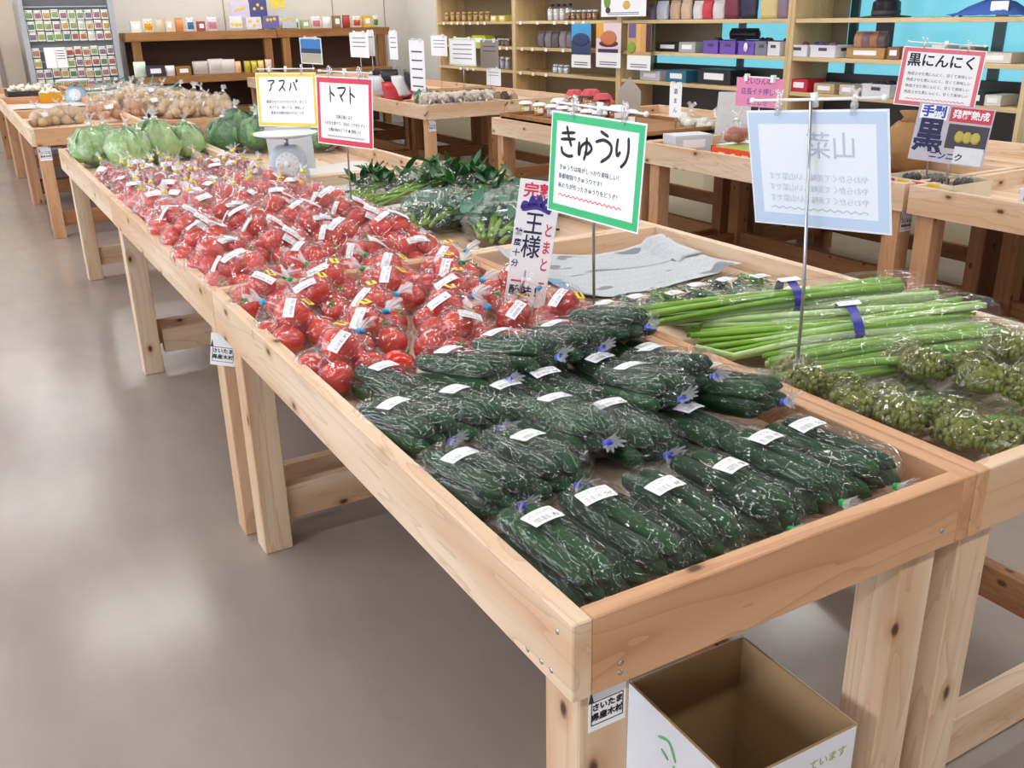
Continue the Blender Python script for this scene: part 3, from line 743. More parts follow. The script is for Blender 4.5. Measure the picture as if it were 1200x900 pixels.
def cuc_mesh(L, r, bend, seed):
    mb = MB(); n = 14; pts = []; rad = []
    for i in range(n+1):
        s = i/n; e = min(1, math.sin(PI*min(max(s, .0), 1))*3.0)**.5 if 0 < s < 1 else .12
        pts.append((bend*math.sin(PI*s), (s-.5)*L, 0)); rad.append(max(.12*r, r*min(1, e)*(1-.10*s)))
    mb.tube(pts, rad, 10)
    return mb.mesh('cucumber', CUC)
CUCS = [cuc_mesh(.232, .0190, b_, i) for i, b_ in enumerate((.006, -.009, .003))]
def cuc_bag(variant, tiecol, stacked=False):
    rnd = random.Random(variant+90)
    root = empty('cucumber_bag')
    lay = [(-.037, .0195), (0, .0190), (.037, .0195), (-.019, .052), (.019, .052)] if variant % 2 == 0 else [(-.036, .0195), (.001, .0195), (.037, .0195), (-.020, .052), (.017, .0525), (.0, .030)]
    for i, (x, z) in enumerate(lay[:5]):
        o = link('cucumber', CUCS[(i+variant) % 3], root, (x+rnd.uniform(-.002, .002), rnd.uniform(-.006, .006), z), (0, rnd.uniform(-.5, .5), rnd.uniform(-.03, .03)+(PI if rnd.random() < .4 else 0)))
    # film: lofted sleeve along Y, gathered and tied at the near (-Y) end
    ny, na = 60, 84; rows = []; o_ = rnd.random()*30
    topz = .0725; tz_ = .030
    for i in range(ny+1):
        s = i/ny; y = -.136+.262*s
        f = min(1, (s/.13))**.5 if s < .13 else 1
        far = max(0, (s-.84)/.16)
        row = []
        for j in range(na):
            p = 2*PI*j/na; cx_, sz_ = math.cos(p), math.sin(p)
            wx = .0575*f*(1-.10*far)*(1-.22*max(0, sz_)**1.3)+.003; hz = (topz/2+.003)*(f*(1-.75*far**1.6))+.002
            q = (abs(cx_)**2.7+abs(sz_)**2.7)**(-1/2.7)
            cz = tz_+(topz/2+.001-tz_)*f-far*.012
            near = max(0, .42-s)/.42
            d = .0042*near*math.sin(13*p+o_+2*noise.noise(Vector((s*3, cx_*2, o_)))) \
                + .0038*ridged(Vector((cx_*4.2, y*8+cx_*1.5, sz_*4.2)), o_)*min(1, f*2) + .0022*ridged(Vector((cx_*9+y*12, y*12, sz_*9-y*12)), o_+5)
            x = cx_*q*(wx+d); z = cz+sz_*q*max(.001, hz+d)
            row.append((x, y, max(.0005, z)))
        rows.append(row)
    tail = []
    lob = [rnd.uniform(.25, 1.0) for _ in range(12)]
    for k in range(4, 0, -1):
        f = k/4; row = []
        for j in range(na):
            p = 2*PI*j/na; u = j/na*12; q = lob[int(u) % 12]*(.35+.65*abs(math.sin(PI*u)))
            rr = .004+.017*f*q
            row.append((rr*math.cos(p)*1.3, -.136-.026*f*(.6+.6*q), max(.001, tz_+.010*f+rr*math.sin(p))))
        tail.append(row)
    me = MB().grid(tail+rows, True, False, True).mesh('bag', FILMC); me.materials.append(FILMT)
    for poly in me.polygons:
        if all(v < 4*na for v in poly.vertices): poly.material_index = 1
    link('bag', me, root)
    link('tie', tie_mesh(Vector((0, -.137, tz_)), Vector((0, 1, 0)), tiecol, .0065, .012), root)
    ly = rnd.uniform(-.02, .045); lx = rnd.uniform(-.010, .010); a = rnd.uniform(-.3, .3); uvs = []
    nu_, nv_ = 5, 4; P = []
    for i in range(nv_):
        row = []
        for j in range(nu_):
            u, v = (j/(nu_-1)-.5)*.056, (i/(nv_-1)-.5)*.036
            x = lx+u*math.cos(a)-v*math.sin(a); y = ly+u*math.sin(a)+v*math.cos(a)
            row.append(Vector((x, y, topz+.0115-(abs(x)**2)*4+.0012*noise.noise(Vector((x*30, y*30, o_))))))
            uvs.append((j/(nu_-1), i/(nv_-1)))
        P.append(row)
    mb = MB().grid(P); mb.grid([[p-Vector((0, 0, .0008)) for p in reversed(r)] for r in P]); uvs = uvs+[(1-u, v) for u, v in uvs]
    link('label', mb.mesh('label', LABEL, True, uvs), root)
    return root
CUCB = [  # x, y, z, rz, tilt x, tie, words
 (.096, .193, 0, .02, .0, 'leaf', 'in the front row, nearest the left rail'), (.207, .193, .002, .03, 0, 'leaf', 'in the front row, second from the left rail'),
 (.318, .195, 0, -.02, 0, 'leaf', 'in the front row, third from the left rail'), (.430, .198, .003, .04, 0, 'leaf', 'in the front row, fourth from the left rail'),
 (.545, .203, .014, .03, 0, 'leaf', 'in the front row, fifth from the left rail'), (.660, .200, .010, .08, 0, 'leaf', 'in the front row, at the right end'),
 (.092, .440, .010, .12, -.10, 'navy', 'in the second row, nearest the left rail'), (.200, .438, .018, .08, -.10, 'navy', 'in the second row, second from the left rail'),
 (.312, .490, .040, -.04, -.16, 'navy', 'in the second row, third from the left rail'), (.418, .452, .016, -.10, -.10, 'navy', 'low in the second row, fourth from the left rail'),
 (.515, .535, .052, -.08, -.22, 'navy', 'on top of the pile in the second row, middle'), (.535, .425, .0, .05, -.02, 'navy', 'half hidden low behind the fifth front bag'),
 (.610, .575, .056, .06, -.24, 'navy', 'in the second row, second from the right rail'), (.666, .455, .042, .10, -.18, 'navy', 'in the second row, nearest the right rail'),
 (.090, .705, .012, .25, -.10, 'navy', 'in the third row, nearest the left rail'), (.195, .700, .016, .20, -.10, 'navy', 'in the third row, second from the left rail'),
 (.285, .845, .036, .30, -.14, 'navy', 'in the third row, third from the left rail'), (.420, .850, .052, .18, -.20, 'navy', 'in the third row, fourth from the left rail'),
 (.545, .850, .050, .04, -.20, 'navy', 'in the third row, second from the right'), (.668, .855, .072, .06, -.22, 'navy', 'on top of the third row beside the right rail'),
 (.310, .675, .004, .0, -.02, 'navy', 'low between the second and third rows, left one'), (.420, .680, .004, .0, -.02, 'navy', 'low in the dark gap between the second and third rows'), (.560, .715, .008, .05, 0, 'navy', 'beneath the pile, right of the dark gap'),
 (.670, .720, .008, -.04, 0, 'navy', 'beneath the pile beside the right rail'), (.150, .905, .004, .1, -.02, 'navy', 'low behind the third row at the left'), (.480, .895, .0, .0, 0, 'navy', 'low beneath the third row in the middle')]
for i, (x, y, z, rz, tx, tc, wds) in enumerate(CUCB):
    v = i % 4
    place_proto(('cuc', v, tc), lambda v=v, tc=tc: cuc_bag(v, tc), (x, y, TZ+.001+z), rz, 'bag of cucumbers '+wds, 'cucumbers', 'bagged cucumbers on the front table', tilt=(tx, 0), s=1.0)
# ------------------------------------------------------------------ leafy produce
def leaf_mat(name, c1, c2, rough=.45):
    m, n, l, b = nt(name); tc = n.new('ShaderNodeTexCoord')
    no = n.new('ShaderNodeTexNoise'); no.inputs['Scale'].default_value = 22; no.inputs['Detail'].default_value = 3; l.new(tc.outputs['Object'], no.inputs['Vector'])
    l.new(mixc(n, l, no.outputs['Fac'], srgb(c1), srgb(c2)), b.inputs['Base Color']); b.inputs['Roughness'].default_value = rough
    bp = n.new('ShaderNodeBump'); bp.inputs['Strength'].default_value = .4; bp.inputs['Distance'].default_value = .004; l.new(no.outputs['Fac'], bp.inputs['Height']); l.new(bp.outputs[0], b.inputs['Normal'])
    MATS[name] = m; return m
LEAFD = leaf_mat('dark_leaf', '#16401c', '#2f7030')
LEAFB = leaf_mat('bluish_leaf', '#1c4a38', '#4f8a6e')
LEAFG = leaf_mat('lettuce_leaf', '#1f5a30', '#4f8f58')
LEAFM = leaf_mat('mid_leaf', '#3f7c34', '#79ad55')
LEAFP = leaf_mat('pale_leaf', '#7fae5c', '#b8d694')
CABB = leaf_mat('cabbage_leaf', '#5f9440', '#c2dca6')
STALK = leaf_mat('green_stalk', '#5d8f22', '#8fb848', .35)
STALKP = leaf_mat('pale_stalk', '#8fb566', '#c2d8a0', .4)
BUDM = leaf_mat('olive_buds', '#454c12', '#8c9238', .6)

def blade(mb, base, d, up, L, W, curl, rnd, n=4):
    d = Vector(d).normalized(); s = d.cross(Vector(up)).normalized(); u = s.cross(d)
    rows = []
    for i in range(n+1):
        t = i/n; w_ = W*math.sin(PI*min(1, .12+t*.88))**.8*(1 if t < 1 else .1)
        p = Vector(base)+d*L*t+u*(curl*L*t*t)
        rows.append([p-s*w_/2+u*W*.16*rnd.uniform(-.4, 1), p-u*W*.06, p+s*w_/2+u*W*.16*rnd.uniform(-.4, 1)])
    mb.grid(rows)
def leaves_mesh(n, box, L, W, seed, mat, main=(0, 1, .3), spread=.8, curl=-.3):
    rnd = random.Random(seed); mb = MB()
    for i in range(n):
        b_ = Vector((rnd.uniform(-1, 1)*box[0], rnd.uniform(-1, 1)*box[1], rnd.uniform(.1, 1)*box[2]))
        d = Vector(main)+Vector((rnd.uniform(-1, 1), rnd.uniform(-1, 1), rnd.uniform(-.5, .7)))*spread
        blade(mb, b_, d, (rnd.uniform(-.3, .3), rnd.uniform(-.3, .3), 1), L*rnd.uniform(.7, 1.2), W*rnd.uniform(.7, 1.2), rnd.uniform(-1, .3)*abs(curl), rnd)
    return mb.mesh('leaves', mat)
def sleeve(sections, name, mat, seed, na=30, wr=.004, closed=(True, True)):
    """film sleeve through oval sections (centre, half width, half height, right vector)"""
    rows = []; o = seed*3.7
    # refine sections
    S = []
    for i in range(len(sections)-1):
        a, b_ = sections[i], sections[i+1]
        for k in range(4):
            f = k/4; S.append((Vector(a[0]).lerp(Vector(b_[0]), f), a[1]+(b_[1]-a[1])*f, a[2]+(b_[2]-a[2])*f))
    a = sections[-1]; S.append((Vector(a[0]), a[1], a[2]))
    ax = (S[-1][0]-S[0][0]).normalized(); x = ax.cross(Vector((0, 0, 1))).normalized(); z = x.cross(ax)
    for i, (c, hw, hh) in enumerate(S):
        row = []
        for j in range(na):
            p = 2*PI*j/na; q = (abs(math.cos(p))**2.4+abs(math.sin(p))**2.4)**(-1/2.4)
            d = wr*(noise.noise(Vector((math.cos(p)*2+o, i*.45, math.sin(p)*2)))+.6*math.sin(8*p+o+i*.3))
            row.append(c+x*math.cos(p)*q*(hw+d)+z*math.sin(p)*q*max(.001, hh+d))
        rows.append(row)
    return MB().grid(rows, True, *closed).mesh(name, mat)

# newspaper on the right table
def sheet(name, x0, x1, y0, y1, zf, mat, nx=26, ny=18, th=.0012):
    P = []; uvs = []
    for i in range(ny+1):
        row = []
        for j in range(nx+1):
            u, v = j/nx, i/ny; x = x0+(x1-x0)*u; y = y0+(y1-y0)*v
            row.append(Vector(zf(x, y, u, v))); uvs.append((u, v))
        P.append(row)
    mb = MB().grid(P); mb.grid([[p-Vector((0, 0, th)) for p in reversed(r)] for r in P]); uvs = uvs+[uvs[i*(nx+1)+nx-j] for i in range(ny+1) for j in range(nx+1)]
    return mb.build(name, mat, None, True, (0, 0, 0), uvs)
def newsz(x, y, u, v):
    z = TZ+.022+.012*noise.noise(Vector((x*5, y*5, 2)))+.010*math.sin(u*5+v*2)*v
    if u < .22: z += (.22-u)/.22*.045
    if v > .82: z += (v-.82)*.10
    if u > .86: z += .014
    return (x+.03*v*(1-u)-.02*(1-v)*0, y-(.05*u if v > .5 else -.035*u)+.02*math.sin(u*7)*v, max(z, TZ+.004))
NEWS = printed('newsprint', '#b9bfc6', 'news')
tag(sheet('newspaper', .825, 1.49, 1.265, 1.735, newsz, NEWS), 'grey newspaper sheet spread in the right tray behind the green packs', 'newspaper')

# flat packs of greens with white labels
def greens_pack(v):
    root = empty('greens_pack')
    lm = leaves_mesh(80, (.036, .062, .030), .034, .016, v+3, LEAFM if v % 2 else LEAFB, (0, 1, -.1), .55); link('leaves', lm, root, (0, -.01, .006)); 
    st = MB(); rnd = random.Random(v)
    for i in range(9): st.tube([(rnd.uniform(-.035, .035), -.075, rnd.uniform(.008, .026)), (rnd.uniform(-.035, .035), .03, rnd.uniform(.010, .030))], .0026, 5)
    so = st.build('stems', STALKP, root); so['kind'] = 'stuff'
    link('pack_film', sleeve([((0, -.095, .017), .046, .003), ((0, -.075, .020), .050, .018), ((0, 0, .023), .052, .024), ((0, .075, .020), .050, .018), ((0, .09, .017), .048, .003)], 'pack_film', FILM, v), root)
    P = [[Vector((x, y, .0475-(x*x)*4)) for x in (-.024, -.008, .008, .024)] for y in (-.012, 0.004, .020)]
    uvs = [(j/3, i/2) for i in range(3) for j in range(4)]
    mb = MB().grid(P); mb.grid([[p-Vector((0, 0, .0008)) for p in reversed(r)] for r in P])
    link('label', mb.mesh('label', LABEL, True, uvs+[(1-u, v_) for u, v_ in uvs]), root, (0, -.02 if v % 2 else .01, 0))
    return root
k = 0
for r, (yy, xs) in enumerate(((1.155, (.88, .985, 1.09, 1.195, 1.30, 1.41)), (1.0, (1.02, 1.125, 1.235, 1.35)))):
    for j, xx in enumerate(xs):
        v = (k*2+r) % 3; k += 1
        place_proto(('pack', v), lambda v=v: greens_pack(v), (xx, yy, TZ+.002), R_.uniform(-.08, .08), 'flat clear pack of green shoots, %s row before the newspaper, %s from left' % (ORD[r], ORD[j]), 'greens', 'packs of green shoots')

# long stalk bundles partly in bags
def stalks(name_label, A, B, n, seed, fan, band, bag_from=.25, hw=.075, hh=.035, leafy=False):
    rnd = random.Random(seed); A, B = Vector(A), Vector(B)
    root = tag(empty('stalk_bundle', A), name_label, 'stalks', 'bundles of long green stalks')
    d = B-A; L = d.length; ax = d.normalized(); x = ax.cross(Vector((0, 0, 1))).normalized(); z = x.cross(ax)
    for i in range(n):
        a = 2*PI*rnd.random(); q = math.sqrt(rnd.random())
        ox, oz = q*math.cos(a), q*math.sin(a)
        s0 = rnd.uniform(-.02, .07)*L*fan; e0 = rnd.uniform(.90, 1.0)*L
        pts = []; rad = []
        r0 = rnd.uniform(.006, .0095)
        for k in range(8):
            t = k/7; f = 1+fan*max(0, .45-t)*2.2
            p = ax*(s0+(e0-s0)*t)+x*(ox*hw*.78*f*(1+.05*math.sin(t*9+i)))+z*(oz*hh*.75*(1-.3*max(0, .4-t)))
            p.z = p.z+(.012*math.sin(t*3+i))
            low = (TZ+.012-A.z) if (A+p).x > .82 else (TH+.010-A.z)
            if (A+p).x > 1.53: low = TH+.008-A.z
            p.z = max(p.z, low); pts.append(p); rad.append(r0*(.8+.35*t))
        MB().tube(pts, rad, 7).build('stalk', STALK if rnd.random() < .7 else STALKP, root)
    secs = []
    for t, w_, h_ in ((bag_from, .90, .75), (bag_from+.10, 1.05, 1.05), (.55, 1.0, 1.0), (.8, .95, .95), (.97, .85, .8), (1.04, .6, .35)):
        c = ax*L*t+z*.012; secs.append((c, hw*w_, hh*h_+.006))
    link('bag', sleeve(secs, 'bag', FILM, seed, closed=(False, False)), root)
    if band is not None:
        c = ax*L*band+z*.012
        rows = []
        for k in (-1, 1):
            rows.append([c+ax*k*.011+x*math.cos(2*PI*j/20)*(hw+.008)+z*math.sin(2*PI*j/20)*(hh+.012) for j in range(20)])
        MB().grid(rows, True).build('tape_band', pm('navy_tape', '#2c2f8c', .4), root)
        p = c+z*(hh+.014)
        MB().box(p, (.05, .03, .001), ax.to_track_quat('X', 'Z').to_matrix()).build('band_label', PAPER, root, False)
    return root
stalks('bundle of long green stalks with navy band, farthest back beside the packs', pz(712, 379, .812), pz(1062, 335, .865), 18, 1, .2, .60, .35, .055, .028)
stalks('bundle of long green stalks with navy band, the wide one in the middle', pz(812, 404, .778), pz(1150, 368, .855), 30, 2, .8, .55, .28, .085, .034)
stalks('bundle of green stalks in crinkled film behind the bud bags', pz(900, 432, .775), pz(1192, 398, .845), 24, 3, .3, None, .05, .085, .032)
stalks('small bundle of green stalks lying behind the pole of the white sign', pz(808, 384, .775), pz(1105, 352, .85), 16, 4, .4, None, .40, .05, .026)

# bags of olive green bud heads
def bud_head(seed, r):
    rnd = random.Random(seed); mb = MB()
    for i in range(150):
        a = rnd.uniform(0, 2*PI); q = math.acos(rnd.uniform(-.45, 1)); rr = r*rnd.uniform(.84, 1.06)
        d = Vector((math.sin(q)*math.cos(a), math.sin(q)*math.sin(a), math.cos(q)*.8)); w_ = rnd.uniform(.0042, .0068)
        mb.ball(d*rr, (w_, w_*rnd.uniform(.8, 1.2), w_*rnd.uniform(.9, 1.5)), 5, 4)
    mb.ball((0, 0, 0), (r*.84, r*.84, r*.66), 10, 6)
    return mb.mesh('bud_head', BUDM)
BUDS = [bud_head(i, .044) for i in range(3)]
def bud_bag(v):
    root = empty('bud_bag'); rnd = random.Random(v)
    heads = [(-.0, -.0, .045), (.05, .055, .042)] if v % 2 == 0 else [(0, 0, .045), (.035, -.06, .040), (.055, .05, .04)]
    sp = []
    for i, h in enumerate(heads):
        o = link('bud_head', BUDS[(i+v) % 3], root, h, (rnd.uniform(-.4, .4), -.5+rnd.uniform(-.3, .3), rnd.uniform(0, 6))); o['kind'] = 'stuff'
        sp.append((Vector(h), .046))
        for k in range(3):
            MB().tube([Vector(h)+Vector((.02, 0, -.01)), (.16, h[1]*.5+rnd.uniform(-.02, .02), .025), (.27, h[1]*.4+rnd.uniform(-.02, .02), .018)], [.007, .006, .006], 6).build('stem', STALK, root)
    sp += [(Vector((.13, 0, .03)), .03), (Vector((.2, .0, .025)), .024), (Vector((.1, .03, .03)), .03)]
    me, tie, ax, surf, c = bag_mesh('bag', sp, (1, .1, .05), v+60, FILM, tail=.06, tail_r=.03, pad=.006, wr=.007, neck=.5)
    link('bag', me, root)
    return root
for i, (x, y, z, rz, wds) in enumerate(((.880, .455, .0, .25, 'nearest the white sign pole'), (.868, .325, .0, .2, 'second from the white sign pole along the rail'),
        (.885, .235, .004, .15, 'third from the white sign pole along the rail'), (.925, .130, .0, .1, 'in the near corner of the tray'),
        (1.085, .345, .03, .3, 'on top behind the rail row, left one'), (1.11, .225, .035, .12, 'on top behind the rail row, right one'), (1.26, .28, .05, .2, 'farthest right at the picture edge'))):
    place_proto(('bud', i % 2), lambda i=i: bud_bag(i % 2), (x, y, TZ+.002+z), rz, 'clear bag of olive green buds '+wds, 'buds', 'bags of green buds')

# bags of leafy greens on the second right table
def greens_bag(v, L=.26, W=.10, H=.10, lm=None):
    root = empty('greens_bag')
    rnd = random.Random(v+11); lm = lm or LEAFB
    me = leaves_mesh(230, (W*.80, L*.40, H*.78), .045, .026, v+5, lm, (0, 1, .15), .8); o = link('leaves', me, root, (0, 0, .004)); o['kind'] = 'stuff'
    st = MB()
    for i in range(12):
        a = rnd.uniform(-W*.7, W*.7); st.tube([(a*.5, -L*.52, rnd.uniform(.015, H*.5)), (a, -L*.2, rnd.uniform(.02, H*.7)), (a*1.1, .02, rnd.uniform(.03, H*.8))], [.006, .005, .004], 6)
    so = st.build('stems', STALK, root); so['kind'] = 'stuff'
    link('bag', sleeve([((0, -L*.60, H*.3), W*.5, .006), ((0, -L*.5, H*.42), W*.75, H*.38), ((0, -.02, H*.53), W*1.0, H*.56), ((0, L*.35, H*.5), W*1.08, H*.5), ((0, L*.52, H*.4), W*1.02, H*.3), ((0, L*.62, H*.35), W*.9, .006)], 'bag', FILMTOM, v, wr=.007), root)
    return root
GB = [(('gb', 0), (1.03, 2.50, TZ), -.75, 1.35, 'bag of bluish green leaves with green stems, left of the pair'), (('gb', 1), (1.17, 2.19, TZ), -.75, 1.6, 'larger bag of bluish green leaves beside the tomato poster'),
      (('gb', 2), (1.39, 2.44, TZ), -.5, 1.25, 'bag of bluish green leaves by the far rail behind the pair'), (('gb', 3), (.90, 2.66, TZ), 1.2, .6, 'small pack of green leaves beside the tomato rail')]
for (k, loc, rz, s, lab) in GB:
    place_proto(k, lambda k=k: greens_bag(k[1]), (loc[0], loc[1], loc[2]+.002), rz, lab, 'greens', 'bags of leafy greens', s=s)
def herb_bundle(v, n=120, L=.34):
    root = empty('herb_bundle'); rnd = random.Random(v)
    o = link('leaves', leaves_mesh(n, (.10, .10, .075), .075, .030, v, LEAFD, (0, .4, .35), 1.0), root, (0, .12, .01)); o['kind'] = 'stuff'
    st = MB()
    for i in range(22): st.tube([(rnd.uniform(-.04, .04), -L*.6, rnd.uniform(.01, .04)), (rnd.uniform(-.06, .06), 0, rnd.uniform(.015, .05)), (rnd.uniform(-.09, .09), .16, rnd.uniform(.03, .08))], [.005, .004, .003], 5)
    so = st.build('stems', STALK, root); so['kind'] = 'stuff'
    link('bag', sleeve([((0, -L*.62, .02), .045, .014), ((0, -.05, .032), .065, .034), ((0, .08, .045), .10, .05), ((0, .18, .05), .12, .055)], 'bag', FILM, v, closed=(True, False)), root)
    return root
for (v, loc, rz, s, lab) in ((0, (1.02, 3.25, TZ+.002), -.9, 1.0, 'bundle of dark green herbs nearest the kitchen scale'), (1, (1.20, 3.12, TZ+.004), -1.15, 1.3, 'bundle of dark green herbs in the middle of the tray'),
                             (2, (1.33, 2.84, TZ+.004), -.9, 1.2, 'bundle of dark green herbs nearest the bluish leaf bags'), (3, (1.42, 3.12, TZ+.004), -.3, .9, 'bundle of dark green herbs against the far rail')):
    place_proto(('herb', v % 2), lambda v=v: herb_bundle(v), loc, rz, lab, 'herbs', 'bundles of dark green herbs', s=s)
tag(sheet('wrapping_paper', .86, 1.44, 3.44, 4.30, lambda x, y, u, v: (x, y, TZ+.012+.014*noise.noise(Vector((x*4, y*4, 7)))+(.05*max(0, abs(v-.42)<.05 and .2 or 0))), pm('pale_paper', '#d2cfcc', .6)), 'pale paper sheet lying beside the kitchen scale', 'paper')
tag(sheet('lining_paper', .83, 1.1, 2.56, 2.98, lambda x, y, u, v: (x, y, TZ+.008+.01*noise.noise(Vector((x*6, y*6, 9)))), pm('pale_paper', '#d2cfcc', .6)), 'pale paper under the small pack of leaves', 'paper')

# cabbages and lettuces
def cabbage(v, r=.095, mat=None, filmm=None, ruffle=1.0):
    root = empty('cabbage'); rnd = random.Random(v); mat = mat or CABB
    MB().ball((0, 0, r*.92), (r, r, r*.9), 18, 12).build('head', mat, root)
    for k in range(9):
        a0 = k*2*PI/9*2+rnd.uniform(-.3, .3); el = rnd.uniform(-.1, .55); rows = []
        for i in range(11):
            row = []
            for j in range(13):
                u, q = (j/12-.5)*2, i/10
                wv = math.sin(PI*min(1, .18+.75*q))**.6
                aa = a0+u*1.0*wv; ee = el-.7+q*1.9
                edge = max(abs(u)**4, max(0, q-.75)*3)
                rr = r*(1.02+.012*k+.10*ruffle*edge*(.6+.5*math.sin(9*u+5*q+k))+.03*math.sin(14*q+6*abs(u)+k)*ruffle*.5+.06*ruffle*noise.noise(Vector((u*3+k*5, q*5, v)))+.05*math.exp(-(u*8)**2)*(1-q)+.018*abs(math.sin(9*u))*(1-abs(u)))
                row.append((rr*math.cos(ee)*math.cos(aa), rr*math.cos(ee)*math.sin(aa), max(.004, r*.92+rr*.93*math.sin(ee))))
            rows.append(row)
        MB().grid(rows).build('leaf', mat if k % 3 else (LEAFP if mat is CABB else LEAFM), root)
    me, tie, ax, surf, c = bag_mesh('bag', [(Vector((0, 0, r*.95)), r*1.12)], (rnd.uniform(-.3, .3), rnd.uniform(-.2, .2), 1), v+80, filmm or FILMH, tail=.05, tail_r=.022, wr=.010, pad=.003, neck=.7, tie_at=Vector((0, 0, r*2.25)))
    link('bag', me, root); link('tie', tie_mesh(tie, ax, 'white'), root)
    return root
for i, (x, y, s, lab) in enumerate(((.145, 5.15, 1.1, 'bagged cabbage nearest the left rail'), (.30, 4.92, 1.12, 'bright green bagged cabbage second from the left rail'), (.245, 5.38, 1.0, 'bagged cabbage at the far left behind the bright one'),
                                    (.475, 5.05, 1.2, 'large bagged cabbage with a tall tied bag end'), (.665, 5.15, 1.02, 'bagged cabbage beside the right rail'), (.50, 5.40, 1.05, 'bagged cabbage half hidden behind the large one'))):
    place_proto(('cab', i % 3), lambda i=i: cabbage(i, .095, CABB, FILMTOM, 2.0), (x, y, TZ+.002), i*1.3, lab, 'cabbage', 'bagged cabbages', s=s)
for i, (x, y, z, s, lab) in enumerate(((.93, 5.30, 0, 1.0, 'bagged dark lettuce at the left of the group'), (1.10, 5.18, 0, 1.05, 'bagged dark lettuce in front, second from left'), (1.04, 5.42, .04, 1.0, 'bagged dark lettuce behind the two front ones'),
                                       (1.27, 5.05, 0, 1.0, 'bagged dark lettuce just below the yellow sign'), (1.24, 5.36, .10, 1.0, 'bagged dark lettuce on top of the group'), (1.42, 4.95, 0, 1.05, 'bagged dark lettuce behind the scale'),
                                       (1.40, 5.25, .02, 1.0, 'bagged dark lettuce behind the yellow sign'))):
    place_proto(('let', i % 3), lambda i=i: cabbage(i+10, .095, LEAFG, FILMTOM, 2.2), (x, y, TZ+.002+z), i*1.7, lab, 'lettuce', 'bagged lettuces', s=s)
# ------------------------------------------------------------------ signs on poles
def basis(yaw, tilt, roll):
    y, t, o = (math.radians(q) for q in (yaw, tilt, roll))
    n = Vector((math.sin(y)*math.cos(t), -math.cos(y)*math.cos(t), math.sin(t))); r = Vector((math.cos(y), math.sin(y), 0)); u = n.cross(r)
    return math.cos(o)*r+math.sin(o)*u, -math.sin(o)*r+math.cos(o)*u, n
def card(root, center, yaw, tilt, roll, w_, h_, mat, name='card', th=.0015):
    r, u, n = basis(yaw, tilt, roll); o = link(name, cbox(w_, h_, th, .0003).copy(), root); o.data.materials.append(mat)
    m = Matrix(((r.x, u.x, n.x, 0), (r.y, u.y, n.y, 0), (r.z, u.z, n.z, 0), (0, 0, 0, 1))).to_4x4()
    m.translation = Vector(center)-(root.location if root else Vector())
    o.matrix_local = m
    return o
def border(co, w_, h_, b_, mat, inset=.004, z=.0009, one=False):
    W, H = w_-2*inset, h_-2*inset
    for (x, y, dx, dy) in ((0, H/2-b_/2, W, b_), (0, -H/2+b_/2, W, b_), (-W/2+b_/2, 0, b_, H-2*b_), (W/2-b_/2, 0, b_, H-2*b_)):
        MB().box((x, y, z), (dx, dy, .0006)).build('border_strip', mat, co, False)
def wavy(co, x0, x1, y, n, amp, mat, z=.0008, slope=0.0, wdt=.0022):
    pts = [(x0+(x1-x0)*i/(2*n), y+(amp if i % 2 else -amp)+slope*i/(2*n)) for i in range(2*n+1)]
    link('wavy_line', stroke_mesh([pts], wdt, z).mesh('wavy_line', mat, False), co)
def strokes(co, chars, s, mat, x, y, adv, wdt, z=.0008):
    for i, st in enumerate(chars):
        pts = [[(p[0]*s+x+i*adv, p[1]*s+y) for p in q] for q in st]
        link('character', stroke_mesh(pts, wdt, z).mesh('character', mat, False), co)
KI = [[(.15, .72), (.85, .80)], [(.12, .52), (.88, .60)], [(.40, .98), (.55, .60), (.70, .34)], [(.18, .30), (.25, .10), (.55, .02), (.80, .06)]]
YU = [[(.20, .55), (.18, .30), (.22, .12), (.30, .40), (.60, .56), (.82, .38), (.62, .20), (.48, .26)], [(.55, .72), (.56, .30), (.46, -.02)]]
U_ = [[(.30, .98), (.70, .84)], [(.10, .62), (.50, .72), (.85, .58), (.80, .28), (.40, .02)]]
RI = [[(.25, .85), (.22, .50), (.28, .32), (.40, .46)], [(.72, .92), (.76, .50), (.66, .18), (.45, -.02)]]
TO = [[(.35, 1.0), (.35, 0)], [(.36, .62), (.80, .38)]]
MA = [[(.08, .85), (.85, .88), (.72, .62), (.42, .38)], [(.30, .52), (.62, .10)]]
A_ = [[(.08, .88), (.85, .92), (.72, .72), (.55, .60)], [(.50, .66), (.46, .30), (.22, .02)]]
SU = [[(.15, .88), (.78, .90), (.58, .48), (.12, .04)], [(.50, .46), (.86, .06)]]
PA = [[(.30, .75), (.26, .40), (.08, .08)], [(.58, .82), (.78, .42), (.90, .08)], [(.90, .90), (.98, .98), (1.04, .88), (.95, .82), (.90, .90)]]
def clip(root, p, yaw, s=1.0):
    r, u, n = basis(yaw, 0, 0)
    m = MB()
    for k in (-1, 1): m.tube([p+n*.006*k-u*.018*s, p+n*.003*k, p+n*.012*k+r*.008*k+u*.022*s, p+n*.004*k+r*.012*k+u*.030*s], [.004*s, .005*s, .005*s, .003*s], 6)
    m.tube([p-r*.006*s, p+r*.006*s], .005*s, 6)
    return m.build('clip', film('clear_plastic', .18, .2, (9, 9, 9), .15, .2, .4), root)
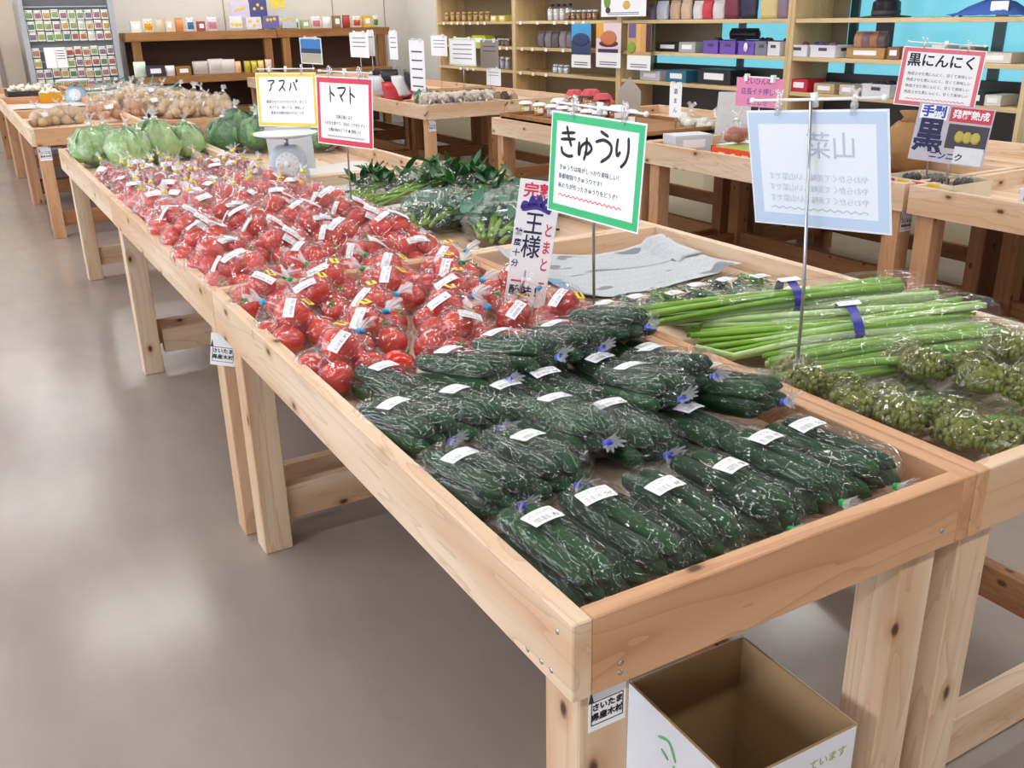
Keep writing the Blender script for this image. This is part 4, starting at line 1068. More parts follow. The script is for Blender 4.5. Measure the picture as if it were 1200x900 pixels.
def pole_sign(label, base, center, yaw, tilt, roll, w_, h_, bcol, mat=PAPER, bb=.014, pole_to=None, bar=True, name='pole_sign', group='card signs on poles'):
    base = Vector(base); center = Vector(center)
    root = tag(empty(name, base), label, 'sign', group)
    r, u, n = basis(yaw, tilt, roll)
    top = center+u*(h_/2+.018)
    back = -n*.006
    MB().tube([(0, 0, 0), (center-base)+back-u*h_*.3, top-base+back], [.0035, .0035, .003], 8).build('pole', METAL, root)
    MB().lathe([(.008, 0), (.008, .03), (.005, .034)], n=10).build('pole_foot', WHITEP, root)
    if bar:
        MB().tube([top-base-r*w_*.46+back, top-base+r*w_*.46+back], .0028, 8).build('cross_bar', WHITEP, root)
        for k in (-1, 1): MB().ball(top-base+r*w_*.46*k+back, .006, 8, 6).build('bar_knob', WHITEP, root)
        MB().tube([top-base+back-u*.014, top-base+back+u*.012], .007, 10).build('bar_joint', WHITEP, root)
        for k in (-.25, .28): clip(root, top-base+r*w_*k-u*.010, yaw, 1.0)
    co = card(root, center, yaw, tilt, roll, w_, h_, mat)
    if bcol is not None: border(co, w_, h_, bb, bcol)
    return root, co
GREENB = pm('green_border', '#35b878', .6); REDB = pm('red_border', '#d2314d', .6); YELB = pm('yellow_border', '#e5cf55', .6); PINKB = pm('pink_border', '#e0717f', .6); BLUEB = pm('pale_blue_border', '#c2d6f0', .6)
# cucumber sign
w_, h_ = .318, .232
rt, co = pole_sign('white card with green border reading kyuuri on a pole behind the cucumbers', (.700, .963, TZ), (.691, .961, 1.174), -84, 3, -1.4, w_, h_, GREENB, bb=.017)
strokes(co, [KI, YU, U_, RI], .070, INK, -.130, .018, .062, .0075)
for k, tx in enumerate(('きゅうりは味がしっかり美味しい！', '新鮮朝採りきゅうりです！', '私たちが作ったきゅうりをどうぞ！')): text(tx, .0135, INKG, co, (-.122, -.008-.021*k, .001), align='LEFT')
wavy(co, -.12, .10, -.072, 14, .0025, REDI)
# white sign seen from behind
w_, h_ = .312, .232
WB = pm('card_back', '#eaf1fb', .6)
rt, co = pole_sign('white card with pale blue edge seen from behind on a pole beside the stalks', (.895, .501, TZ+.04), (.895, .501, 1.21), -80.9, -8.7, 4.0, w_, h_, BLUEB, WB, bb=.022)
bpy.data.objects.remove([c for c in rt.children if c.name.startswith('pole') and 'foot' not in c.name][0]); 
r, u, n = basis(-80.9, -8.7, 4.0); top = Vector((.895, .501, 1.21))+u*(h_/2+.018)
MB().tube([Vector((0, 0, 0)), Vector((0, 0, .2))+n*.004, top-rt.location+n*.006], [.0035, .0035, .003], 8).build('pole', METAL, rt)
co.location = Vector(co.location)
SHOW = pm('print_showing_through', '#bcc6d6', .6); SHOW2 = pm('lines_showing_through', '#ccd5e4', .6)
text('山菜', .055, SHOW, co, (.035, .045, .0012), scale=(-1, 1, 1))
for k in range(3): text('やわらかくて美味しい山菜です', .016, SHOW2, co, (0, -.015-.022*k, .0012), scale=(-1, 1, 1))
wavy(co, -.11, .11, -.078, 12, .002, SHOW)
# tomato sign
w_, h_ = .345, .245
rt, co = pole_sign('white card with red border reading tomato on a pole', (.726, 2.617, TZ), (.726, 2.617, 1.18), -74.9, 3.6, 0, w_, h_, REDB, bb=.018)
strokes(co, [TO, MA, TO], .062, INK, -.105, .030, .062, .0070)
for k, tx in enumerate(('完熟王様とまと', 'そのまま食べて、甘みとコクのトマト', '自慢の味をどうぞ ● 美味しい')): text(tx, .015, INKG, co, (0, -.020-.024*k, .001))
wavy(co, -.11, .12, -.090, 14, .0025, INKG)
# asparagus sign
w_, h_ = .40, .263
rt, co = pole_sign('white card with yellow border reading asupa behind the scale', (.965, 4.05, TZ), (.956, 4.05, 1.123), -60, 4, 1, w_, h_, YELB, bb=.017)
strokes(co, [A_, SU, PA], .058, INK, -.125, .040, .072, .0075)
for k, tx in enumerate(('朝採りのアスパラガスです、甘くて', '茹でても、焼いても、美味しい', '農家の自慢の味をぜひどうぞ')): text(tx, .017, INKG, co, (0, -.010-.027*k, .001))
# tall king tomato poster
rt = tag(empty('tall_poster', (.662, 1.27, TZ)), 'tall white poster with red and blue brush lettering standing behind the tomato bags', 'poster')
ctr = pY(624, 287, 1.27)
co = card(rt, ctr, -29.7, 0, -8.5, .108, .335, PAPER, 'poster_sheet')
text('完熟', .040, REDI, co, (-.002, .138, .001), bold=.0010)
cr = [[(-.040, .090), (-.036, .108), (-.020, .100)], [(-.022, .098), (-.016, .125), (-.008, .100)], [(-.006, .100), (.002, .128), (.010, .100)], [(.010, .100), (.022, .122), (.030, .098)], [(-.042, .094), (0, .106), (.036, .092)], [(-.040, .088), (0, .098), (.034, .086)]]
link('crown_mark', stroke_mesh(cr, .010, .0009).mesh('crown_mark', PURPI, False), co)
NAVYI = pm('navy_ink', '#2b2a55', .7)
for k, ch in enumerate('王様'): text(ch, .052, NAVYI, co, (-.004, .052-.062*k, .001), bold=.0005, scale=(1, 1.25, 1))
for k, ch in enumerate('とまと'): text(ch, .030, REDI, co, (.036, .040-.046*k, .001), bold=.0006, scale=(.8, 1.3, 1))
for k, ch in enumerate('糖度十分'): text(ch, .020, NAVYI, co, (-.040, .030-.028*k, .001), bold=.0004)
MB().box((0, -.100, .0009), (.088, .005, .0006)).build('red_rule', REDI, co, False); MB().box((-.02, -.155, .0009), (.06, .004, .0006)).build('red_rule', REDI, co, False)
for k, ch in enumerate('酸味！'): text(ch, .030, NAVYI, co, (-.032+.032*k, -.128, .001), bold=.0006)
MB().tube([ctr-rt.location+Vector((.012, .012, .02)), (-.005, .012, 0)], .004, 8).build('stick', METAL, rt)

# kitchen scale
def kitchen_scale(loc, rz, label, body='#b9c4d2', pan=True, s=1.0):
    t = tag(empty('kitchen_scale', loc, (0, 0, rz)), label, 'scale')
    bm_ = pm('scale_body_'+body[1:], body, .4)
    P = []
    for (z, hx, hy) in ((0, .095, .075), (.02, .095, .075), (.10, .082, .062), (.135, .060, .048), (.145, .045, .036)):
        row = []
        for j in range(20):
            a = 2*PI*j/20; q = (abs(math.cos(a))**6+abs(math.sin(a))**6)**(-1/6); row.append((hx*q*math.cos(a), hy*q*math.sin(a), z))
        P.append(row)
    MB().grid(P, True, True, True).build('body', bm_, t)
    d = MB().lathe([(.055, -.004), (.055, .002), (.050, .004)], n=24).build('dial', pm('dial_face', '#dfe5ee', .3), t, True, (0, -.072, .068)); d.rotation_euler = (PI/2-.16, 0, 0)
    for k in range(12):
        a = 2*PI*k/12; MB().box((.043*math.cos(a), .043*math.sin(a), .0045), (.008, .002, .0008), Matrix.Rotation(a, 3, 'Z')).build('dial_mark', INKG, d, False)
    MB().box((-.010, .012, .005), (.006, .05, .001), Matrix.Rotation(.6, 3, 'Z')).build('needle', WHITEP, d, False)
    MB().lathe([(.016, .003), (.014, .008), (.004, .010)], n=12).build('hub', WHITEP, d)
    MB().tube([(0, 0, .14), (0, 0, .185)], .011, 10).build('stem', METAL, t)
    MB().lathe([(.03, .182), (.10, .185), (.145, .196), (.150, .204), (.143, .200), (.10, .190), (.001, .188)], n=28).build('pan', pm('white_pan', '#d6dade', .35), t)
    for k in range(4):
        MB().lathe([(.01, -.003), (.01, .004)], n=8).build('foot', DARKM, t, True, ((-1)**k*.075, (1 if k < 2 else -1)*.055, .003))
    t.scale = (s, s, s); return t
kitchen_scale((.815, 3.665, TH+.004), -.35, 'pale blue grey kitchen scale with round dial on the tray corner', s=1.0)
tag(card(None, (.93, 3.98, .895), -30, -14, 0, .23, .22, pm('plain_white_sheet', '#d5dae0', .6), 'paper_sheet'), 'plain white paper standing behind the kitchen scale', 'paper')

# cardboard box under the front table
bx = tag(empty('cardboard_box', (.475, .175, 0), (0, 0, -.02)), 'open white cardboard box with green print under the front table', 'box')
CB_IN = pm('cardboard_inside', '#a98a62', .75, var=.06); CB_W = pm('white_cardboard', '#e6e6ee', .6)
BXW, BXD, BXH, th = .27, .285, .35, .005
MB().box((0, 0, .004), (BXW-.012, BXD-.012, .004)).build('bottom', CB_IN, bx, False)
for (x, y, dx, dy) in ((-BXW/2, 0, th, BXD), (BXW/2, 0, th, BXD), (0, -BXD/2, BXW-th, th), (0, BXD/2, BXW-th, th)):
    sx, sy = (1 if x > 0 else -1 if x < 0 else 0), (1 if y > 0 else -1 if y < 0 else 0)
    o = MB().box((x, y, BXH/2+.001), (dx, dy, BXH)).build('side_panel', CB_IN, bx, False)
    MB().box((x+sx*(th/2+.0006), y+sy*(th/2+.0006), BXH/2+.001), (dx if sx == 0 else .001, dy if sy == 0 else .001, BXH)).build('white_facing', CB_W, o, False)
for (dx, dy, yy) in ((BXW-.02, .11, -.08), (BXW-.02, .12, .075)): MB().box((0, yy, .010), (dx, dy, .003)).build('bottom_flap', CB_IN, bx, False)
GP = pm('green_print', '#6fbf7a', .6)
link('leaf_print', stroke_mesh([[(0, 0), (.03, .01), (.05, -.02)], [(.01, -.02), (.03, -.03)], [(.045, -.03), (.06, -.055)]], .006, 0).mesh('leaf_print', GP, False), bx, (-BXW/2-.0045, -.0+.05, .30), (PI/2, 0, -PI/2))
text('ています', .022, pm('ochre_print', '#a9b070', .6), bx, (.07, -BXD/2-.0042, .31), (PI/2, 0, 0))
# ------------------------------------------------------------------ small goods
RG = random.Random(77)
def box_item(name, loc, d, mat, label, cat='box', group=None, rz=0.0, lid=None, bev=.003):
    """a small carton: body and a lid panel with a printed face"""
    t = tag(empty(name, loc, (0, 0, rz)), label, cat, group)
    k = ('bi', tuple(round(q, 3) for q in d), mat.name)
    if k not in BOXES:
        me = cbox(*d, bev).copy(); me.materials.append(mat); BOXES[k] = me
    link('body', BOXES[k], t, (0, 0, d[2]/2))
    lm = lid or PAPER
    MB().box((0, -d[1]/2-.0006, d[2]*.55), (d[0]*.6, .001, d[2]*.45)).build('front_label', lm, t, False)
    MB().box((0, 0, d[2]+.001), (d[0]*.985, d[1]*.985, .003)).build('lid', mat, t, False)
    return t
def basket(loc, d, mat, label, rz=0.0, group=None, fill=None, oval=None):
    t = tag(empty('storage_basket', loc, (0, 0, rz)), label, 'basket', group)
    X, Y, Z = d; th = .005
    MB().box((0, 0, .003), (X*.96, Y*.96, .006)).build('floor_panel', mat, t, False)
    for s in (-1, 1):
        MB().box((0, s*(Y/2-th/2), Z/2), (X, th, Z)).build('side_wall', mat, t, False)
        MB().box((s*(X/2-th/2), 0, Z/2), (th, Y-2*th, Z)).build('side_wall', mat, t, False)
        MB().box((0, s*(Y/2+.002), Z-.006), (X+.012, .008, .012)).build('rim', mat, t, False)
        MB().box((s*(X/2+.002), 0, Z-.006), (.008, Y, .012)).build('rim', mat, t, False)
        MB().box((s*(X/2+.0012), 0, Z*.66), (.002, min(.08, Y*.4), .022)).build('hand_hole', DARKM, t, False)
    MB().box((0, -(Y/2+.0012), Z*.66), (min(.08, X*.4), .002, .022)).build('hand_hole', DARKM, t, False)
    if fill:
        for i, f in enumerate(fill):
            rr = random.Random(i+int(loc[1]*100)); MB().ball((rr.uniform(-.3, .3)*X, rr.uniform(-.3, .3)*Y, Z*.8), (X*.16, Y*.18, Z*.45), 8, 6).build('contents', f, t)
    if oval: 
        o = MB().lathe([(.03, 0), (.03, .002)], n=16).build('round_tag', oval, t, True, (-X/2-.004, 0, Z*.55)); o.rotation_euler = (0, -PI/2, 0); o.scale = (1.2, .8, 1)
    return t
def jar(loc, r, h, content, lidm, label, group, cloth=False, tagm=None, s=1.0):
    t = tag(empty('jar', loc), label, 'jar', group)
    MB().lathe([(r*.9, 0), (r, .006), (r, h*.75), (r*.72, h*.86), (r*.72, h)], n=14).build('glass', film('jar_glass', .01, .05, (1, 1, 1), .05, .08, .5), t)
    MB().lathe([(r*.86, .004), (r*.94, .008), (r*.94, h*.72), (r*.5, h*.74)], n=14).build('content', content, t)
    if cloth:
        rows = []
        for (q, z) in ((.02, h*1.06), (r*.8, h*1.05), (r*1.0, h*.98), (r*1.25, h*.84)):
            rows.append([((q*(1+.12*math.sin(7*2*PI*j/28)*(z < h)))*math.cos(2*PI*j/28), (q*(1+.12*math.sin(7*2*PI*j/28)*(z < h)))*math.sin(2*PI*j/28), z) for j in range(28)])
        MB().grid(rows, True, True).build('cloth_cover', lidm, t)
    else: MB().lathe([(r*.78, h*.86), (r*.8, h*.9), (r*.8, h*1.02), (r*.7, h*1.04)], n=14).build('lid', lidm, t)
    if tagm: MB().box((-r*.4, -r*1.02, h*.42), (r*1.0, .0015, h*.36), Matrix.Rotation(-.5, 3, 'Z')).build('label', tagm, t, False)
    return t
def pouch(loc, w_, h_, d_, mat, label, cat='packet', group=None, rz=0.0, lab=None, name='packet', tilt=0.0):
    t = tag(empty(name, loc, (tilt, 0, rz)), label, cat, group)
    k = ('pouch', round(w_, 3), round(h_, 3), round(d_, 3), mat.name)
    if k not in BOXES:
        rows = []; uvs = []
        for i in range(8):
            v = i/7; th = d_*(.12+math.sin(PI*min(1, v*1.02))**.6*.88) if i not in (0,) else d_*.8
            if i == 7: th = .002
            row = []
            for j in range(16):
                a = 2*PI*j/16; row.append((w_/2*math.copysign(abs(math.cos(a))**.6, math.cos(a)), th/2*math.copysign(abs(math.sin(a))**.8, math.sin(a)), h_*v)); uvs.append((row[-1][0]/w_+.5, v))
            rows.append(row)
        BOXES[k] = MB().grid(rows, True, True, True).mesh('pack_body', mat, True, uvs)
    link('pack_body', BOXES[k], t)
    MB().box((0, 0, h_+.004), (w_*.98, .002, .010)).build('seal', mat, t, False)
    if lab: MB().box((0, -d_*.5-.001, h_*.45), (w_*.55, .0015, h_*.35)).build('label', lab, t, False)
    return t
def colm(h): return pm('print_'+h[1:], h, .45, var=.12, vscale=30)
PK = [printed('packet_'+a[1:], g, 'packet', accent=a) for a, g in (('#c0453a', '#eadfd8'), ('#d99a2c', '#efe6cf'), ('#5f8f3c', '#e4eadc'), ('#7a5a86', '#e5e0ea'), ('#c07a8a', '#f0e3e6'), ('#3f6f8f', '#dfe7ee'))]

# ---- potatoes and onions on the far left tables
POT = pm('potato_skin', '#c2a06c', .7, var=.2, vscale=25, bump=.2); ONI = pm('onion_skin', '#b97a35', .35, var=.2, vscale=12); GAR = pm('garlic_skin', '#e6dccb', .5, var=.08, vscale=20)
def veg_bag(v, mat, kind):
    root = empty(kind+'_bag'); rnd = random.Random(v); sp = []
    me = MB().ball((0, 0, 0), (.040, .034, .031), 10, 8).mesh(kind, mat)
    for (x, y, z) in ((-.05, -.03, .032), (.035, -.04, .032), (-.04, .045, .032), (.045, .035, .032), (0, 0, .075), (.04, -.01, .08), (-.04, .01, .082)):
        p = Vector((x+rnd.uniform(-.008, .008), y+rnd.uniform(-.008, .008), z)); link(kind, me, root, p, (rnd.uniform(0, 3), rnd.uniform(0, 3), rnd.uniform(0, 3))); sp.append((p, .040))
    bm_, tie, ax, surf, c = bag_mesh('bag', sp, (rnd.uniform(-.3, .3), rnd.uniform(-.4, .2), 1), v+200, FILMH, nu=26, nv=14, tail=.05, tail_r=.025)
    link('bag', bm_, root); link('tie', tie_mesh(tie, ax, 'white'), root)
    if v % 2 == 0: link('label', label_on(surf, (-.3, -.7, .5), (0, .3, 1), .06, .035), root)
    return root
i = 0
for (px, py, kind, z) in ((48, 139, 'potato', 0), (66, 137, 'potato', 0), (84, 136, 'potato', 0), (75, 131, 'potato', .03), (112, 131, 'onion', 0), (128, 130, 'onion', .03), (142, 128, 'onion', 0), (157, 128, 'onion', .02),
        (120, 120, 'potato', .05), (140, 117, 'potato', .08), (160, 116, 'potato', .09), (178, 122, 'potato', .05), (196, 124, 'potato', .04), (214, 126, 'potato', .03), (230, 128, 'potato', .0), (246, 126, 'potato', .02), (262, 128, 'potato', .0),
        (172, 110, 'potato', .10), (190, 112, 'potato', .10), (208, 114, 'potato', .09), (226, 116, 'potato', .07), (240, 117, 'potato', .05), (180, 128, 'potato', .0), (206, 130, 'potato', 0), (152, 108, 'potato', .1), (258, 120, 'potato', .04)):
    p = pz(px, py, TZ+.06+z)
    v = i % 3; i += 1
    place_proto((kind, v), lambda v=v, kind=kind: veg_bag(v, POT if kind == 'potato' else ONI, kind), (p.x, p.y, TZ+.002+z), i*1.1, 'bag of tan %s on the left tables, %s' % ('potatoes' if kind == 'potato' else 'onions', ORD[i-1]+' from the left' if i <= 13 else ORD[(i-14) % 13]+' in the heap behind'), 'vegetables', 'bagged roots on the left tables', s=1.05)
# garlic tray
def produce_tray(loc, d, tm, vm, n, r, label, cat='tray'):
    t = tag(empty('produce_tray', loc), label, cat); X, Y, Z = d
    MB().box((0, 0, .004), (X, Y, .008)).build('floor_panel', tm, t, False)
    for s in (-1, 1):
        MB().box((0, s*Y/2, Z/2), (X, .008, Z)).build('side_wall', tm, t, False); MB().box((s*X/2, 0, Z/2), (.008, Y-.01, Z)).build('side_wall', tm, t, False)
    rnd = random.Random(n); me = MB().lathe([(.003, -r*.7), (r*.8, -r*.5), (r, 0), (r*.7, r*.5), (r*.2, r*.9), (r*.12, r*1.4)], n=9).mesh('bulb', vm)
    for i in range(n):
        link('bulb', me, t, (rnd.uniform(-.42, .42)*X, rnd.uniform(-.42, .42)*Y, Z*.6+rnd.uniform(0, .06)), (rnd.uniform(-1.2, 1.2), rnd.uniform(-1.2, 1.2), rnd.uniform(0, 6)))
    return t
BLK = pm('black_plastic', '#26242c', .4)
p = pz(28, 112, TZ+.02); produce_tray((p.x+.10, p.y+.2, TZ+.002), (.52, .6, .07), BLK, GAR, 46, .035, 'black tray heaped with pale garlic bulbs on the far left table')
p = pz(68, 118, TZ+.02); produce_tray((p.x, p.y+.12, TZ+.002), (.30, .24, .10), pm('yellow_crate', '#d89a1e', .5), GAR, 12, .035, 'yellow crate of white bulbs beside the blue scale')
p = pz(92, 120, TZ); kitchen_scale((p.x, p.y+.05, TZ+.004), -.3, 'light blue kitchen scale beside the yellow crate far left', '#8fb4cf', s=1.1)
p = pz(60, 124, TZ); tag(sheet('paper_liner', .0, .70, p.y-.35, p.y+.30, lambda x, y, u, v: (x, y, TZ+.006+.004*math.sin(u*9)), pm('pale_paper', '#d2cfcc', .6)), 'pale paper lining the tray below the far blue scale', 'paper')
# leeks
LEEK = leaf_mat('leek_green', '#2f5a4a', '#6d9a8a'); LEEKW = leaf_mat('leek_white', '#b8c8b0', '#e4e8dc')
for i in range(5):
    p = pz(104+i*17, 106+i*1.1, TZ+.06); rnd = random.Random(i)
    t = tag(empty('leek_bundle', (p.x, p.y, TZ+.004+.02*(i % 2)), (0, 0, -1.1+rnd.uniform(-.2, .2))), 'bundle of leeks in clear film below the seed rack, %s from the left' % ORD[i], 'leeks', 'leek bundles')
    for k in range(4):
        a = rnd.uniform(-.03, .03); MB().tube([(a, -.3, .03+.02*(k % 2)), (a*1.2, 0, .03+.02*(k % 2)), (a*2.4, .28, .05+.03*(k % 2))], [.014, .014, .016], 7).build('leek', LEEK if k % 3 else LEEKW, t)
    o = link('leaves', leaves_mesh(14, (.05, .10, .08), .16, .03, i, LEEK, (0, 1, .5), .5), t, (0, .18, .01)); o['kind'] = 'stuff'
    link('film_sleeve', sleeve([((0, -.32, .04), .05, .03), ((0, 0, .05), .065, .045), ((0, .3, .07), .09, .06)], 'film_sleeve', FILMH, i, closed=(True, False)), t)

# ---- the seed rack
rk = tag(empty('seed_rack', (.50, 12.62, 0)), 'tall grey wire rack holding rows of seed packets against the back wall', 'rack')
GREYM = pm('grey_steel', '#a9aeb8', .5, .2)
RWX = .95
for xx in (-.03, RWX+.03): MB().box((xx, 0, .95), (.06, .08, 1.9)).build('rack_post', GREYM, rk, False)
MB().box((RWX/2, .05, 1.0), (RWX, .012, 1.7)).build('back_sheet', pm('rack_back', '#7d8288', .6), rk, False)
for k in range(9): MB().box((RWX/2, -.01, .82+k*.125), (RWX, .012, .012)).build('hanging_rail', GREYM, rk, False)
MB().box((RWX/2, 0, 1.88), (RWX, .06, .10)).build('header', pm('pink_header', '#d9a9b6', .5), rk, False)
MB().box((RWX/2, 0, .02), (RWX+.1, .4, .04)).build('rack_base', GREYM, rk, False)
PCK = ['#a8585a', '#bfa060', '#5f7f58', '#a0708a', '#7f9a6a', '#5f7f7c', '#b07a5a', '#86728f', '#8fa468', '#c2cac6']
pw, ph = .082, .108
PMS = [(printed('seed_'+c[1:], '#e3ebe2', 'packet', accent=c)) for c in PCK]
def seed_packet_mesh(mat):
    rows, uvs = [], []
    for i in range(5):
        v = i/4; b_ = .004+.010*math.sin(PI*v*.9)*.8
        rows.append([(-pw/2, 0, (v-1)*ph), (-pw/4, -b_, (v-1)*ph), (pw/4, -b_, (v-1)*ph), (pw/2, 0, (v-1)*ph), (0, .003, (v-1)*ph)])
        uvs += [(0, v), (.25, v), (.75, v), (1, v), (.5, v)]
    return MB().grid(rows, True, True, True).mesh('seed_packet', mat, False, uvs)
SPM = [seed_packet_mesh(m) for m in PMS]
for r in range(7):
    for c_ in range(10):
        if r in (3, 4) and c_ in (1, 2, 3): continue
        z = 1.66-r*.125+(.0 if r < 3 else -.05)
        o = link('seed_packet', RG.choice(SPM), None, (.50+.05+c_*.0945, 12.60, z+RG.uniform(-.006, .006)), (0, 0, 0))
        tag(o, 'colourful seed packet on the grey rack, %s row from the top, %s from the left' % (ORD[r], ORD[c_]), 'seed packet', 'seed packets on the rack')
for k, (x, lab) in enumerate(((.70, 'plain white notice sheet on the seed rack, left of two'), (.82, 'typed white notice sheet on the seed rack, right of two'))):
    o = link('notice_sheet', cbox(.125, .002, .24, .0004).copy(), None, (x, 12.575, 1.115)); o.data.materials.append(PAPER); tag(o, lab, 'notice')
    for q in range(4 if k else 0): MB().box((0, -.0016, .08-q*.03), (.09, .0006, .008)).build('print_line', INKG, o, False)

# ---- goods on the brown stand
TOPZ = 1.377
names = ['white', 'brown', 'orange', 'beige', 'red', 'pale green', 'yellow', 'grey']
cols_ = ['#e8e6e2', '#8a6a48', '#cf8a4a', '#d8c9a8', '#a83a34', '#a9b98a', '#d9b23c', '#9a9690']
x = 1.70; k = 0
while x < 5.05:
    wd = RG.uniform(.07, .13); hgt = RG.uniform(.10, .17); ci = [0, 1, 3, 3, 2, 0, 4, 4, 5, 0, 3][k] if k < 11 else RG.randrange(8)
    gap = .04
    if 2.68 < x < 3.30: x += .1; continue
    lab = '%s packet on the brown stand, %s from left' % (names[ci], ORD[k] if k < 13 else ORD[k-13]+' of the last ones')
    if k % 3 == 0: box_item('gift_box', (x+wd/2, 12.72, TOPZ), (wd, .09, hgt), colm(cols_[ci]), lab.replace('packet', 'box'), 'box', 'goods on the brown stand')
    else: pouch((x+wd/2, 12.72, TOPZ), wd, hgt, .07, RG.choice(PK) if k % 2 else colm(cols_[ci]), lab, group='goods on the brown stand')
    x += wd+gap; k += 1
for (px, w_, h_, py, c, lab) in ((281, .26, .20, 12, '#c9c2dc', 'white and yellow picture panel standing on the brown stand'), (302, .24, .30, 8, '#4a4a86', 'dark purple panel with yellow fruit picture on the brown stand'), (325, .2, .14, 3, '#e0c860', 'yellow picture card above the purple panel'),
                                 (275, .16, .15, 26, '#e4e4ee', 'tilted white leaflet holder on the brown stand'), (296, .2, .15, 27, '#d8d4e6', 'white box with yellow mark on the brown stand'), (316, .22, .16, 26, '#6a64a0', 'purple box with white base on the brown stand'), (337, .2, .2, 24, '#b9c2cc', 'landscape picture panel on the brown stand')):
    p = pY(px, py, 12.68); z0 = max(TOPZ, p.z-h_/2) 
    o = link('picture_panel', cbox(w_, .02, h_, .002).copy(), None, (p.x, 12.68-(.06 if py > 20 else 0), z0+h_/2+.001)); o.data.materials.append(colm(c)); tag(o, lab, 'panel')
    for q in range(3): MB().ball((-.05+q*.05, -.011, RG.uniform(-.03, .04)), (.022, .003, .022), 8, 5).build('fruit_print', pm('yellow_print', '#e6c62e', .5), o)
LOWZ = .847
for k, (px, kind, c, w_, h_, lab) in enumerate(((165, 'p', '#cfe0d0', .15, .18, 'white bag with green print at the left end of the lower tier'), (182, 'b', '#3a3440', .22, .13, 'dark box on the lower tier'), (200, 'p', '#e8e4e6', .12, .12, 'small white packets on the lower tier'), (215, 'b', '#9a6f32', .18, .11, 'ochre box on the lower tier'),
        (236, 'p', '#bdb3ae', .2, .16, 'clear bag of dried goods on the lower tier, left'), (254, 'p', '#c8c0bc', .2, .18, 'clear bag of dried goods on the lower tier, middle'), (268, 'p', '#d0c8c4', .2, .17, 'clear bag of dried goods on the lower tier, right'),
        (280, 'p', '#e0b48c', .08, .14, 'peach coloured packet on the lower tier'), (291, 'p', '#b9a83a', .08, .14, 'first olive yellow packet on the lower tier'), (299, 'p', '#c2b040', .08, .14, 'second olive yellow packet on the lower tier'), (307, 'p', '#d8c070', .08, .14, 'pale yellow packet on the lower tier'), (316, 'p', '#d8b8a8', .09, .15, 'pinkish packet at the right end of the lower tier'))):
    p = pY(px, 85, 12.5); loc = (p.x, 12.52, LOWZ)
    if kind == 'b': box_item('gift_box', loc, (w_, .14, h_), colm(c), lab, 'box', 'goods on the lower tier')
    else: pouch(loc, w_, h_, .08, colm(c), lab, group='goods on the lower tier')

# ---- goods on the wall shelves (x is the depth axis, y runs along the wall)
def shy(px, py): return pX(px, py, SX+.12).y
SHROT = -PI/2
def shelf_pouch(px, py, z, w_, h_, mat, lab, dep=.13, cat='packet', lb=None): return pouch((SX+dep, shy(px, py), z), w_, h_, .07, mat, lab, cat, 'goods on the wall shelves', SHROT, lb)
Z1, Z2, Z3 = 1.4385, 1.1645, .9065
for k in range(8): jar((SX+.10, shy(526+k*6.8, 18), Z1), .040, .105, colm('#b08a44'), colm('#c9a86a'), 'small amber jar on the top left shelf, %s from the left' % ORD[k], 'amber jars')
for k in range(2): box_item('gift_box', (SX+.12, shy(583+k*10, 20), Z1), (.13, .12, .06), colm('#d8cf6a'), ('left' if k == 0 else 'right')+' pale yellow box at the end of the amber jars', 'box', None, SHROT)
box_item('gift_box', (SX+.12, shy(566, 46), Z2), (.34, .14, .11), colm('#b9cf2e'), 'lime green box behind the white card signs', 'box', None, SHROT)
for k in range(3): jar((SX+.10, shy(587+k*5, 48), Z2), .035, .08, colm('#6a6058'), colm('#d8d4cc'), 'small dark jar beside the lime box, %s from the left' % ORD[k], 'dark jars')
for k in range(3): jar((SX+.10, shy(585+k*6, 75), Z3), .035, .13, colm('#a8a4b0'), colm('#e8e6ea'), 'white capped bottle on the third shelf far left, %s from the left' % ORD[k], 'capped bottles')
for k in range(4): jar((SX+.14, shy(644+k*7, 14), Z1), .04, .16, colm('#d8d8dc'), colm('#3a3c44'), 'white bottle with dark cap on the top shelf, %s from the left' % ORD[k], 'white bottles')
for k in range(6): jar((SX+.08, shy(670+k*6.4, 18), Z1), .034, .095, colm('#8a6038'), colm('#eceaf0'), 'brown jar with white lid on the top shelf, %s from the left' % ORD[k], 'brown jars')
for k in range(5): shelf_pouch(634+k*8.5, 44, Z2, .12, .16, colm(['#6f6a74', '#857f88', '#5d5862', '#908a92', '#77727c'][k]), 'grey foil packet on the second shelf, %s from the left' % ORD[k])
for k in range(3): jar((SX+.08, shy(655+k*6.5, 78), Z3), .036, .085, colm('#c9d2e2'), colm('#e2e6f0'), 'pale blue jar on the third shelf, %s from the left' % ORD[k], 'pale blue jars')
for k in range(3):
    t = tag(empty('wooden_spoon', (SX+.12, shy(620+k*10, 82), Z3+.012), (0, 0, 1.2+.3*k)), 'dark wooden spoon lying on the third shelf, %s from the left' % ORD[k], 'spoon', 'wooden spoons')
    MB().tube([(-.1, 0, 0), (.05, 0, 0)], .006, 6).build('handle', BROWN, t); MB().ball((.075, 0, .002), (.03, .02, .010), 10, 6).build('bowl', BROWN, t)
